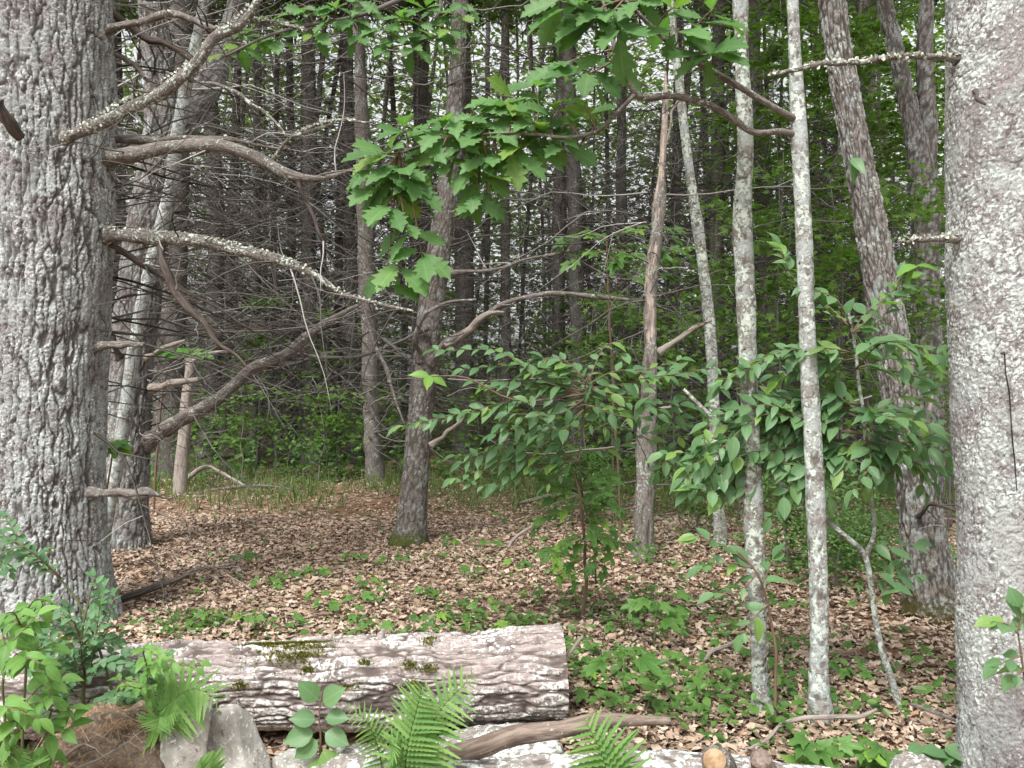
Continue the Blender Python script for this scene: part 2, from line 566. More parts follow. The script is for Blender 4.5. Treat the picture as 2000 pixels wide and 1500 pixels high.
def disp_simple(depth=.006, sx=.03, sz=.09, seed=5, lump=.02):
    def f(r, R):
        a = fbm(r / np.array([sx, sx, sz]), seed, 3)
        l = fbm(r / np.array([.15, .15, .3]), seed + 5, 2) - .5
        rr = np.clip(R / .08, .15, 1.5)
        return ((a - .5) * 2 * depth + l * lump) * rr, np.clip(sst(.25, .55, a) + .12, 0, 1)
    return f


# ------------------------------------------------------------------ leaf templates (length 1 along +X, upper face +Z)
def grid_leaf(us, ws, mat, name, fold=.22, droop=.22, fwd=None, petiole=.0, wave=0.0):
    us, ws = np.array(us), np.array(ws)
    n = len(us)
    V, R = [], []
    for i in range(n):
        f = 0 if fwd is None else fwd[i]
        for sgn in (1, 0, -1):
            y = sgn * ws[i]
            x = us[i] + (f if sgn else 0)
            z = fold * abs(y) - droop * us[i] ** 2 + (wave * math.sin(i * 2.1 + sgn) * abs(sgn))
            V.append((x, y, z))
            R.append((us[i], y, 0))
    q = []
    for i in range(n - 1):
        a = i * 3
        q += [(a, a + 1, a + 4, a + 3), (a + 1, a + 2, a + 5, a + 4)]
    t = []
    if petiole:
        b = len(V)
        V += [(-petiole, .010, .02), (-petiole, -.010, .02), (.02, .012, .004), (.02, -.012, .004)]
        R += [(0, 0, 0)] * 4
        q += [(b, b + 1, b + 3, b + 2)]
    g = G().add(V, q, t, np.array(R, float))
    return g.mesh(name, mat)


def oak_mesh(mat, seed, droop=.25):
    r = random.Random(seed)
    us, ws, fw = [0.0], [.01], [0]
    lobes = [(.12, .09), (.24, .21), (.30, .14), (.43, .32), (.49, .19), (.62, .345), (.68, .19), (.79, .24), (.85, .11), (.92, .10), (1.0, .005)]
    for k, (u, w_) in enumerate(lobes):
        us.append(u)
        ws.append(w_ * r.uniform(.88, 1.12))
        fw.append(.06 if k in (1, 3, 5, 7) else 0)
    return grid_leaf(us, ws, mat, 'oak_leaf', .18 + r.random() * .2, droop * r.uniform(.5, 1.4), fw, .13, .012)


def ovate_mesh(mat, seed, wid=.25, droop=.2, acum=True, name='leaf', petiole=.08):
    r = random.Random(seed)
    us = [0, .07, .2, .38, .56, .74, .87, .94, 1.0]
    ws = [.01, .10, .20, .25, .235, .165, .075, .03 if acum else .05, .003]
    return grid_leaf(us, [w_ * wid / .25 for w_ in ws], mat, name, .2 + r.random() * .25, droop * r.uniform(.5, 1.5), None, petiole, .008)


def maple_mesh(mat, seed, name='leaf', small=False):
    r = random.Random(seed)
    pts = [(200, .12), (150, .33), (128, .50), (112, .36), (95, .40), (72, .46), (58, .72), (46, .60), (36, .44), (22, .52), (13, .80), (0, 1.0)]
    if small:
        pts = [(190, .15), (130, .50), (100, .38), (60, .72), (34, .44), (0, 1.0)]
    out = [(math.radians(a), d) for a, d in pts] + [(-math.radians(a), d) for a, d in pts[::-1][1:]]
    V, R = [(0, 0, 0)], [(0, 0, 0)]
    for a, d in out:
        d *= r.uniform(.93, 1.07)
        x, y = d * math.cos(a) * .8 + .12, d * math.sin(a) * .8
        z = -.22 * d * d + .10 * abs(y) * (1 if d > .5 else .3)
        V.append((x, y, z))
        R.append((x, y, 0))
    n = len(out)
    t = [(0, i + 2, i + 1) if False else (0, i + 1, i + 2) for i in range(n - 1)]
    t = [(a, c, b) for a, b, c in t]
    b = len(V)
    V += [(-.35, .012, .0), (-.35, -.012, .0), (.03, .012, -.004), (.03, -.012, -.004)]
    R += [(0, 0, 0)] * 4
    return G().add(V, [(b, b + 1, b + 3, b + 2)], t, np.array(R, float)).mesh(name, mat)


def pinna_mesh(mat, seed):
    us, ws = [0.0], [.02]
    n = 7
    for k in range(n):
        u0 = (k + .3) / n
        e = (1 - u0) ** .8 * .15 + .012
        us += [u0, (k + .92) / n]
        ws += [e, e * .5]
    us.append(1.0)
    ws.append(.002)
    return grid_leaf(us, ws, mat, 'pinna', .15, .12, None, 0)


OAK = [oak_mesh(MT['oak'], s) for s in range(5)]
CHERRY = [ovate_mesh(MT['cherry'], s, (.25, .22, .28, .24, .20, .27, .25)[s], (.2, .42, .1, .3, .5, .05, -.15)[s]) for s in range(7)]
CHERRY_Y = [ovate_mesh(MT['cherry2'], s, .24) for s in range(2)]
MAPLE = [maple_mesh(MT['maple'], s) for s in range(4)]
BUSH = [ovate_mesh(MT['bushleaf'], s, .34, .1, False) for s in range(3)]
PALE = [ovate_mesh(MT['pale'], s, .25, .3) for s in range(3)]
BROAD = [ovate_mesh(MT['cherry'], s + 20, .36, .15) for s in range(2)]
PINNA = [pinna_mesh(MT['fern'], s) for s in range(2)]


def put_leaf(parent, me, pos, dr, nrm, size, name='leaf', flat=1.0):
    o_ = np.array(parent['_o'])
    X = norm(dr)
    Z = np.asarray(nrm, float) - X * np.dot(nrm, X)
    Z = norm(Z)
    Y = np.cross(Z, X)
    p = np.asarray(pos) - o_
    mt = Matrix(((X[0] * size, Y[0] * size * flat, Z[0] * size, p[0]), (X[1] * size, Y[1] * size * flat, Z[1] * size, p[1]),
                 (X[2] * size, Y[2] * size * flat, Z[2] * size, p[2]), (0, 0, 0, 1)))
    return link_part(name, me, parent, mt)


def jit(s):
    return rng.normal(0, s, 3)


def spray(parent, gt, path, meshes, size, spacing, nrm=(0, -.48, .88), r0=.004, young=None, fall=.06, taper=True, name='leaf', start=.12):
    """Alternate leaves along a twig; the twig goes into gt."""
    Q, s = resample(np.array(path), n=24)
    L = s[-1]
    tube(gt, np.c_[Q, np.linspace(r0, r0 * .35, len(Q))], 5, n=14)
    T = norm(np.gradient(Q, axis=0))
    k, a = 0, L * start
    while a < L:
        p = np.array([np.interp(a, s, Q[:, i]) for i in range(3)])
        t = np.array([np.interp(a, s, T[:, i]) for i in range(3)])
        nn = norm(np.asarray(nrm) + jit(.22))
        side = norm(np.cross(nn, t)) * (1 if k % 2 else -1)
        dr = t * .75 + side * .8 + np.array([0, 0, -fall]) + jit(.16)
        sz = size * rng.uniform(.55, 1.12) * (1 - .35 * (a / L) ** 3 if taper else 1)
        me = meshes[int(rng.integers(len(meshes)))]
        if young is not None and a / L > young[0] and rng.random() < .8:
            me = young[1][int(rng.integers(len(young[1])))]
        put_leaf(parent, me, p, dr, nn, sz, name)
        a += spacing * rng.uniform(.75, 1.3)
        k += 1
    put_leaf(parent, (young[1] if young else meshes)[0], Q[-1], T[-1] + np.array([0, 0, -.25]), norm(np.asarray(nrm) + jit(.2)), size * .8, name)


# ------------------------------------------------------------------ ground
def build_ground():
    xs = np.unique(np.concatenate([np.linspace(-8, 8, 220), -8 - np.geomspace(.2, 290, 30), 8 + np.geomspace(.2, 290, 30)]))
    ys = np.unique(np.concatenate([np.linspace(2, 16, 220), 2 - np.geomspace(.2, 60, 20), 16 + np.geomspace(.2, 500, 40)]))
    X, Y = np.meshgrid(xs, ys)
    V = np.stack([X.ravel(), Y.ravel(), gz(X, Y).ravel()], 1)
    near = (np.abs(V[:, 0]) < 9) & (V[:, 1] < 17) & (V[:, 1] > 1)
    V[:, 2] += np.where(near, (fbm(V * np.array([6, 6, 0]), 4, 3) - .5) * .05, 0)
    nx, ny = len(xs), len(ys)
    i = (np.arange(ny - 1)[:, None] * nx + np.arange(nx - 1)[None, :]).ravel()
    q = np.stack([i, i + 1, i + nx + 1, i + nx], 1)
    g = G().add(V, q)
    tag(g.build('ground', MT['floor']), kind='structure')


build_ground()


def batch(tpl_V, tpl_T, pos, X, Y, Z, size):
    """many copies of a small template as arrays"""
    tv, tt = np.asarray(tpl_V, float), np.asarray(tpl_T)
    n = len(pos)
    V = pos[:, None, :] + size[:, None, None] * (tv[None, :, 0:1] * X[:, None, :] + tv[None, :, 1:2] * Y[:, None, :] + tv[None, :, 2:3] * Z[:, None, :])
    T = tt[None] + (np.arange(n) * len(tv))[:, None, None]
    return V.reshape(-1, 3), T.reshape(-1, tt.shape[1])


def frames(n, nrm, spread):
    Z = norm(np.asarray(nrm) + rng.normal(0, spread, (n, 3)))
    a = rng.uniform(0, 2 * math.pi, n)
    X = np.stack([np.cos(a), np.sin(a), np.zeros(n)], 1)
    X = norm(X - Z * np.sum(X * Z, 1, keepdims=True))
    return X, np.cross(Z, X), Z


def litter():
    g = G()
    tpls = []
    for k in range(5):
        r = random.Random(k)
        cu = r.uniform(.3, 1.1)
        us = [(0, .03), (.18, .14), (.30, .07), (.45, .24), (.55, .12), (.72, .22), (.84, .09), (1, .01)] if k < 3 else [(0, .03), (.2, .2), (.5, .3), (.75, .2), (1, .02)]
        V = []
        for u, w_ in us:
            zz = cu * (u - .5) ** 2 * r.choice((1, 1, -.7)) * .9
            V += [(u - .5, w_, zz + cu * w_ * r.uniform(.2, 1.1)), (u - .5, -w_, zz + cu * w_ * r.uniform(-.3, 1.0))]
        T = []
        for i in range(len(us) - 1):
            a = 2 * i
            T += [(a, a + 1, a + 3), (a, a + 3, a + 2)]
        tpls.append((V, T))
    N = 125000
    y = np.concatenate([rng.uniform(3.2, 5.4, 15000), 3.0 + (10 - 3.0) * np.sqrt(rng.random(N * 3 // 4)), rng.uniform(9.5, 15.5, N // 4)])
    x = (rng.random(len(y)) - .5) * 1.34 * y
    keep = rng.random(len(y)) < np.clip(.55 + 1.1 * (fbm(np.stack([x * .8, y * .8, 0 * x], 1), 8, 3) - .35), .25, 1)
    keep &= ~((x < .4) & (y < 3.6))
    x, y = x[keep], y[keep]
    n = len(x)
    pos = np.stack([x, y, gz(x, y) + rng.uniform(.004, .045, n)], 1)
    X, Y, Z = frames(n, (0, 0, 1), .21)
    size = rng.uniform(.032, .08, n)
    k = rng.integers(0, 5, n)
    for j in range(5):
        s_ = k == j
        V, T = batch(*tpls[j], pos[s_], X[s_], Y[s_], Z[s_], size[s_])
        g.add(V, None, T)
    tag(g.build('leaf_litter', MT['litter'], smooth=True), 'brown and tan fallen leaves carpeting the clearing', None, None, 'stuff')
    # fallen needles and thin twigs lying on it
    g = G()
    for (cx, cy, sx, sy, nn, ln) in ((-1.9, 7.6, 1.6, 1.4, 2600, .11), (-.9, 8.3, .8, .6, 900, .11), (2.4, 6.2, 1.6, 1.6, 800, .10), (0, 8, 4, 2.6, 900, .16), (0, 12, 6, 1.6, 1100, .3)):
        x, y = rng.normal(cx, sx, nn), rng.normal(cy, sy, nn)
        ok = y > 4.4
        x, y = x[ok], y[ok]
        n = len(x)
        X, Y, Z = frames(n, (0, 0, 1), .12)
        tv = [(-.5, .016, 0), (-.5, -.016, 0), (.5, 0, .01)]
        V, T = batch(tv, [(0, 1, 2)], np.stack([x, y, gz(x, y) + rng.uniform(.02, .06, n)], 1), X, Y, Z, rng.uniform(.6, 1.5, n) * ln)
        g.add(V, None, T)
    tag(g.build('fallen_needles', MT['needle'], smooth=False), 'rusty fallen pine needles and thin twigs on the leaf litter', None, None, 'stuff')


litter()

LEAF6 = ([(0, 0, 0), (.25, .26, .03), (.62, .30, -.02), (1, 0, -.16), (.62, -.30, -.02), (.25, -.26, .03)],
         [(0, 2, 1), (0, 3, 2), (0, 4, 3), (0, 5, 4)])
STAR = ([(0, 0, 0), (.05, .42, -.04), (.30, .26, 0), (.62, .52, -.1), (.60, .2, 0), (1, 0, -.14), (.60, -.2, 0), (.62, -.52, -.1), (.30, -.26, 0), (.05, -.42, -.04)],
        [(0, 2, 1), (0, 3, 2), (0, 4, 3), (0, 5, 4), (0, 6, 5), (0, 7, 6), (0, 8, 7), (0, 9, 8)])


def ground_cover():
    g = G()

    def patch(cx, cy, sx, sy, n, h, size, tpl=LEAF6):
        x, y = rng.normal(cx, sx, n), rng.normal(cy, sy, n)
        f = fbm(np.stack([x * 3, y * 3, 0 * x], 1), 21, 3)
        ok = (f > .42) & (y > 3.2) & ~((x < .35) & (y < 4.5))
        x, y = x[ok], y[ok]
        for _ in range(4):
            xx, yy = x + rng.normal(0, .045, len(x)), y + rng.normal(0, .045, len(x))
            X, Y, Z = frames(len(x), (0, -.3, 1), .35)
            V, T = batch(*tpl, np.stack([xx, yy, gz(xx, yy) + rng.uniform(.015, h, len(x))], 1), X, Y, Z, rng.uniform(.6, 1.2, len(x)) * size)
            g.add(V, None, T)
    patch(.85, 4.75, .32, .45, 170, .18, .055)
    patch(1.15, 4.3, .5, .35, 120, .12, .06)
    patch(.6, 5.6, .6, .5, 130, .10, .055)
    patch(-1.6, 5.25, 1.0, .22, 150, .09, .05)
    patch(-.2, 5.4, .9, .35, 150, .10, .055)
    patch(-.1, 7.0, 1.6, 1.0, 130, .06, .05)
    patch(-1.0, 9.5, 3.2, 1.6, 190, .06, .05)
    patch(2.4, 5.2, .8, .9, 110, .08, .055)
    patch(2.2, 8.5, 1.5, 1.6, 240, .18, .07, STAR)
    patch(-2.6, 14.2, 2.4, .6, 560, .62, .10, STAR)
    patch(1.5, 14.0, 2.4, .7, 330, .5, .10, STAR)
    patch(2.9, 7.0, .6, .5, 120, .30, .06, STAR)
    tag(g.build('ground_cover', MT['cover'], smooth=False), 'low green ground cover leaves growing through the litter', None, None, 'stuff')
    g = G()
    n = 9000
    x, y = rng.uniform(-7, 8, n), rng.normal(12.4, 1.3, n)
    f = fbm(np.stack([x * 1.2, y * 1.2, 0 * x], 1), 31, 3)
    ok = (f > .40) & (y > 10.0)
    x, y = x[ok], y[ok]
    X, Y, Z = frames(len(x), (0, 0, 1), .1)
    up = norm(np.stack([rng.normal(0, .35, len(x)), rng.normal(0, .35, len(x)), np.ones(len(x))], 1))
    V, T = batch([(0, -.02, 0), (0, .02, 0), (.5, .015, .05), (1, 0, .2)], [(0, 1, 2), (0, 2, 3)], np.stack([x, y, gz(x, y)], 1), up, X, Y, rng.uniform(.10, .34, len(x)))
    g.add(V, None, T)
    tag(g.build('grass', MT['grass'], smooth=False), 'thin pale grass along the back edge of the clearing', None, None, 'stuff')


ground_cover()

# ------------------------------------------------------------------ crowns and dead branch sets shared by the background pines
def crown_mesh(seed, n=620, per=9, hgt=8.0, rad=2.6, name='crown'):
    r = np.random.default_rng(seed)
    z = hgt * r.random(n) ** .9
    rr = rad * (1 - z / hgt * .75) * np.sqrt(r.uniform(.02, 1, n))
    a = r.uniform(0, 2 * math.pi, n)
    # boughs: clumps gather along a set of azimuths per layer
    a = np.round(a / (2 * math.pi) * 9 + np.floor(z / .9) * .37) / 9 * 2 * math.pi - np.floor(z / .9) * .37 / 9 * 2 * math.pi + r.normal(0, .13, n)
    c = np.stack([rr * np.cos(a), rr * np.sin(a), np.floor(z / .9) * .9 + .16 * rr + r.normal(0, .12, n)], 1)
    pos = np.repeat(c, per, 0) + r.normal(0, .13, (n * per, 3)) * np.array([1, 1, .5])
    m_ = len(pos)
    X = norm(r.normal(0, 1, (m_, 3)) + np.array([0, 0, .5]))
    Z = norm(r.normal(0, 1, (m_, 3)))
    Z = norm(Z - X * np.sum(X * Z, 1, keepdims=True))
    V, T = batch([(0, .10, 0), (0, -.10, 0), (1, 0, 0)], [(0, 1, 2)], pos, X, np.cross(Z, X), Z, r.uniform(.16, .34, m_))
    g = G().add(V, None, T)
    tube(g, [(0, 0, -.2, .09), (0, 0, hgt * .9, .02)], 5, n=5)
    return g.mesh(name, MT['crown'], smooth=False)


CROWNS = [crown_mesh(s) for s in range(4)]


def add_crown(t, loc, k=None, sc=1.0):
    me = CROWNS[int(rng.integers(4)) if k is None else k]
    a = rng.uniform(0, 6.28)
    p = np.asarray(loc) - np.array(t['_o'])
    o = link_part('crown', me, t, Matrix.Translation(Vector(p)) @ Matrix.Rotation(a, 4, 'Z') @ Matrix.Scale(sc, 4))
    o['kind'] = 'stuff'
    return o


def limb_path(p, az_, el_, L, r0, sag=.25, lift=.15, n=6, jitter=.06):
    d = np.array([math.cos(az_) * math.cos(el_), math.sin(az_) * math.cos(el_), math.sin(el_)])
    side = np.array([-math.sin(az_), math.cos(az_), 0])
    b = rng.normal(0, .18)
    out = []
    for i in range(n):
        u = i / (n - 1)
        q = np.asarray(p) + d * L * u + side * b * L * u * u + np.array([0, 0, (-sag * u * u + lift * u ** 4) * L])
        q = q + rng.normal(0, jitter, 3) * L * .3 * (u > 0) * (u < 1 or .4)
        out.append(np.append(q, r0 * (1 - .8 * u)))
    return np.array(out)


def dead_set(g, axis, z0, z1, n, lmin=.7, lmax=2.4, r0=.011, subs=4, azc=None, azs=1.0, low=0.0):
    """axis(z) -> x, y, r of the trunk"""
    for _ in range(n):
        z = rng.uniform(z0, z1)
        x, y, r = axis(z)
        a = rng.uniform(0, 2 * math.pi) if azc is None else rng.normal(azc, azs)
        L = rng.uniform(lmin, lmax)
        e = rng.normal(.12 + low, .28)
        rb = r0 * rng.uniform(.6, 1.25) * (.5 + .5 * L / lmax)
        Q = limb_path((x + math.cos(a) * r * .7, y + math.sin(a) * r * .7, z), a, e, L, rb, rng.uniform(.0, .55), rng.uniform(0, .4))
        tube(g, Q, 3, n=9, cap=False)
        for _k in range(int(rng.integers(max(1, subs - 2), subs + 2))):
            u = rng.uniform(.15, .95)
            i = min(int(u * 5), 4)
            q = Q[i] + (Q[i + 1] - Q[i]) * (u * 5 - i)
            a2 = a + rng.choice((-1, 1)) * rng.uniform(.35, 1.1)
            S = limb_path(q[:3], a2, e + rng.normal(-.1, .45), L * rng.uniform(.15, .5) * (1.15 - u * .6), max(q[3] * .6, .0028), rng.uniform(-.2, .5), .1, 4)
            tube(g, S, 3, n=5, cap=False)
            if rng.random() < .45:
                q = S[2]
                S2 = limb_path(q[:3], a2 + rng.normal(0, .9), rng.normal(0, .5), L * .18, .0026, .2, 0, 3)
                tube(g, S2, 3, n=4, cap=False)


DEAD = []
for k in range(7):
    g = G()
    dead_set(g, lambda z: (0, 0, .08), .4, 8.4, 150 if k < 5 else 100, .7, 2.6, .0125, 5)
    DEAD.append(g.mesh('dead_branches', MT['twigs']))


ARCH = []
for k in range(4):
    g = G()
    dead_set(g, lambda z: (0, 0, .07), .8, 6.5, 58, 1.2, 3.4, .019, 7)
    ARCH.append(g.mesh('dead_boughs', MT['twigs']))


def add_dead(t, base, k=None, sc=1.0):
    me = DEAD[int(rng.integers(7)) if k is None else k]
    p = np.asarray(base) - np.array(t['_o'])
    o = link_part('dead_branches', me, t, Matrix.Translation(Vector(p)) @ Matrix.Rotation(rng.uniform(0, 6.28), 4, 'Z') @ Matrix.Diagonal((sc, sc, rng.uniform(.95, 1.1), 1)))
    o['kind'] = 'stuff'
    return o


# ------------------------------------------------------------------ foreground trunks
def rows(z_dense, step, far, total):
    a = np.arange(0, z_dense, step)
    return np.concatenate([a, np.arange(z_dense, total + far, far)])


def trunk_path(pts, top=13.0, topr=.55):
    """pixel rows from the base up; continued upward along the last direction to height top"""
    Q = PQ(pts)
    d = Q[-1] - Q[-2]
    k = (top - Q[-1][2]) / max(d[2], .05)
    end = Q[-1] + np.array([d[0] * k * .6, d[1] * k * .6, d[2] * k, 0])
    end[3] = Q[-1][3] * topr
    Q = np.vstack([Q, end])
    b = Q[0].copy()
    b[2] -= .12
    b[3] *= 1.08
    return np.vstack([b, Q])


def base_of(pts):
    x, y, d, w = pts[0]
    p = P(x, y, d)
    return (p[0], p[1], float(gz(p[0], p[1])))


# 1. the big pine at the left edge
pts = [(88, 1240, 5.6, 300), (86, 1170, 5.6, 262), (86, 1080, 5.6, 236), (86, 950, 5.6, 222), (90, 700, 5.6, 226), (96, 470, 5.6, 236), (92, 300, 5.6, 248), (90, 100, 5.6, 246), (90, -120, 5.6, 240)]
big = thing('pine_tree', 'massive furrowed pine trunk at the left edge with long dead limbs reaching right', 'tree', base_of(pts))
g = G()
Q = trunk_path(pts, 13)
tube(g, Q, 330, s=rows(4.5, .0064, .4, path_len(Q)), disp=disp_pine(.021, .046, .36, 3, .17, .6, (.017, .032), .0045))
g.build('trunk', MT['pine'], big)
add_crown(big, Q[-1][:3] - np.array([0, 0, 3]), 0, 1.2)


def tufts(b, Q, n):
    S, s = resample(Q, n=60)
    T = norm(np.gradient(S[:, :3], axis=0))
    i = (rng.random(n) * 59).astype(int)
    keep = fbm(np.stack([s[i] * 9, np.zeros(n), np.zeros(n)], 1), 3, 2) > .42
    i = i[keep]
    n = len(i)
    u = norm(np.array([0, -.35, .9]) + rng.normal(0, .55, (n, 3)))
    u = norm(u - T[i] * np.sum(u * T[i], 1, keepdims=True))
    pos = S[i, :3] + u * (S[i, 3:4] * .97)
    Z = norm(u + rng.normal(0, .6, (n, 3)))
    X = norm(np.cross(Z, norm(rng.normal(0, 1, (n, 3)))))
    V, T_ = batch([(-.5, -.2, 0), (.5, -.3, .2), (.1, .3, 1), (-.4, .4, .7)], [(0, 1, 2), (0, 2, 3)], pos, X, np.cross(Z, X), Z, rng.uniform(.006, .017, n))
    G().add(V, None, T_).build('lichen', MT['tuft'], b, kind='stuff', smooth=False)


def limb(parent, pts, mat='limb', nseg=16, twigs=0, wob=.03, depth=.013, tl=.5, label=None, name='branch', sx=.025, twig_r=.006):
    Q = PQ(pts)
    L = path_len(Q)
    if name == 'branch':
        Q = np.vstack([Q[:1], Q[:1] + (Q[1:2] - Q[:1]) * .25, Q[1:]])
        Q[0, 3] *= 1.45
    g = G()
    tube(g, Q, nseg, n=int(np.clip(L / .012, 24, 160)), disp=disp_simple(depth, sx * .5, sx * 3.5, int(rng.integers(99)), .06), wob=(wob + .02) * min(1.0, L))
    b = g.build(name, MT[mat], parent, label=label)
    if mat == 'limb_l' and pts[0][3] > 8:
        tufts(b, Q, int(L * 420))
    if twigs:
        gt = G()
        for _ in range(int(twigs * 1.8 + 1)):
            u = rng.uniform(.25, 1)
            i = min(int(u * (len(Q) - 1)), len(Q) - 2)
            q = Q[i] + (Q[i + 1] - Q[i]) * (u * (len(Q) - 1) - i)
            S = limb_path(q[:3], rng.uniform(0, 6.28), rng.normal(.1, .5), tl * rng.uniform(.4, 1.3), min(twig_r, q[3] * .7), rng.uniform(-.2, .6), .1, 5)
            tube(gt, S, 4, n=9)
            if rng.random() < .6:
                S2 = limb_path(S[2][:3], rng.uniform(0, 6.28), rng.normal(0, .5), tl * .4, .0028, .3, 0, 4)
                tube(gt, S2, 3, n=6)
        gt.build('twigs', MT['twigs'], b, kind='stuff')
    return b


limb(big, [(128, 272, 5.12, 20), (180, 248, 5.0, 27), (250, 205, 5.0, 25), (320, 168, 5.0, 24), (378, 128, 5.0, 22), (415, 82, 5.0, 19), (470, 40, 5.0, 17), (515, -20, 5.0, 12)], 'limb_l', 14, 4, .02, .008, .3,
     'pale lichen-crusted limb rising to the right')
limb(big, [(430, 62, 5.0, 9), (470, 42, 5.05, 8), (540, 45, 5.1, 6), (600, 60, 5.1, 4)], 'limb_l', 7)
limb(big, [(368, 158, 5.02, 6), (420, 165, 5.0, 6), (500, 205, 5.0, 5), (565, 270, 5.0, 3)], 'limb_l', 6)
limb(big, [(-10, 200, 5.0, 22), (15, 235, 5.06, 21), (40, 268, 5.15, 17)], 'darkstick', 12, label='short dark broken stub')
limb(big, [(205, 310, 5.6, 46), (260, 300, 5.55, 36), (330, 292, 5.5, 28), (420, 288, 5.45, 30), (500, 312, 5.4, 24), (580, 342, 5.4, 19), (640, 342, 5.4, 12), (700, 328, 5.4, 7)], 'limb', 16, 7, .02, .011, .6,
     'thick crooked dead limb with flaking bark')
limb(big, [(200, 268, 5.75, 40), (260, 270, 5.8, 26), (330, 272, 5.85, 12), (420, 268, 5.9, 9), (550, 290, 5.95, 5)], 'limb', 12, 3)
limb(big, [(580, 345, 5.4, 11), (600, 400, 5.4, 9), (625, 455, 5.4, 7), (655, 530, 5.4, 4)], 'darkstick', 8, 2)
limb(big, [(530, 318, 5.4, 9), (570, 270, 5.35, 7), (630, 242, 5.35, 6), (740, 238, 5.4, 3)], 'limb_l', 7)
limb(big, [(210, 458, 5.55, 30), (250, 460, 5.5, 25), (320, 466, 5.45, 28), (400, 474, 5.4, 26), (480, 492, 5.4, 24), (550, 510, 5.4, 20), (610, 534, 5.4, 16), (670, 575, 5.4, 12), (740, 596, 5.4, 10), (808, 608, 5.4, 5)], 'limb_l', 14, 9, .015, .008, .55,
     'long drooping limb with lichen along its upper side')
limb(big, [(315, 476, 5.45, 12), (325, 520, 5.4, 15), (345, 575, 5.4, 15), (385, 630, 5.4, 13), (425, 668, 5.4, 9), (490, 725, 5.4, 4)], 'darkstick', 9, 4)
limb(big, [(215, 475, 5.6, 14), (270, 510, 5.7, 11), (320, 540, 5.8, 8), (380, 575, 5.8, 6), (520, 640, 5.8, 4), (600, 600, 5.8, 2)], 'darkstick', 7, 4)
limb(big, [(185, 677, 5.55, 18), (240, 674, 5.5, 12), (282, 671, 5.5, 5)], 'limb', 9)
limb(big, [(188, 646, 5.6, 7), (255, 646, 5.6, 4)], 'limb', 6)
limb(big, [(178, 963, 5.5, 20), (240, 964, 5.45, 18), (300, 967, 5.4, 15), (305, 968, 5.4, 9), (400, 968, 5.4, 4)], 'limb', 10, 1)
limb(big, [(205, 60, 5.6, 16), (270, 48, 5.5, 14), (340, 34, 5.45, 15), (400, 52, 5.4, 12), (425, 55, 5.3, 10)], 'limb', 10, 3)
limb(big, [(210, 20, 5.7, 16), (280, 70, 5.8, 15), (350, 100, 5.8, 12), (390, 130, 5.8, 8)], 'darkstick', 9, 3)
limb(big, [(206, 95, 5.7, 14), (250, 118, 5.8, 10), (290, 160, 5.8, 5)], 'limb', 8, 2)

g = G()
dead_set(g, lambda z: tuple(P(110, 0, 5.9)[:2]) + (.3,), 1.3, 4.3, 58, .6, 2.3, .010, 5, .35, .5)
g.build('dead_branches', MT['twigs'], big, kind='stuff')

# 2. the forked pine behind it
pts = [(245, 1062, 8.2, 104), (246, 1010, 8.2, 88), (250, 900, 8.2, 84), (258, 700, 8.2, 84), (282, 500, 8.2, 82), (310, 330, 8.2, 80), (322, 250, 8.2, 74), (308, 130, 8.2, 56), (298, 0, 8.2, 52), (296, -150, 8.2, 46)]
fork = thing('pine_tree', 'grey forked pine just behind the thin pale leaning stem at left', 'tree', base_of(pts))
g = G()
Q = trunk_path(pts, 12)
tube(g, Q, 110, s=rows(5.6, .014, .4, path_len(Q)), disp=disp_pine(.016, .05, .2, 13, .25))
g.build('trunk', MT['pine2'], fork)
add_crown(fork, Q[-1][:3] - np.array([0, 0, 2.5]), 1, 1.1)
g = G()
Q = PQ([(322, 300, 8.2, 60), (362, 240, 8.2, 58), (400, 180, 8.3, 56), (440, 90, 8.4, 44), (470, -20, 8.5, 38), (520, -300, 8.6, 26)])
tube(g, Q, 60, n=150, disp=disp_pine(.012, .04, .16, 14, .25))
g.build('second_stem', MT['pine2'], fork)
limb(fork, [(282, 862, 8.2, 34), (330, 832, 8.0, 31), (400, 798, 7.9, 28), (460, 753, 7.8, 25), (500, 722, 7.8, 24), (540, 702, 7.8, 21), (600, 655, 7.8, 18), (660, 618, 7.8, 14), (700, 596, 7.8, 8)], 'limb', 18, 16, .02, .010, .8,
     'thick bare limb slanting up to the right')
limb(fork, [(285, 700, 8.1, 12), (320, 680, 8.0, 10), (362, 664, 8.0, 6)], 'wood', 8, 1)
limb(fork, [(296, 760, 8.0, 14), (340, 748, 7.9, 12), (388, 741, 7.9, 9)], 'wood', 9)
limb(fork, [(282, 855, 8.1, 7), (335, 856, 8.0, 5)], 'wood', 6)
limb(fork, [(235, 700, 7.75, 16), (220, 660, 7.6, 12), (214, 600, 7.6, 10), (230, 582, 7.6, 6), (280, 570, 7.6, 4)], 'darkstick', 7)
g = G()
dead_set(g, lambda z: tuple(P(250 + 12 * z, 0, 8.2)[:2]) + (.18,), 1.0, 5.4, 105, .6, 2.4, .011, 5, 0.1, 1.1)
g.build('dead_branches', MT['twigs'], fork, kind='stuff')

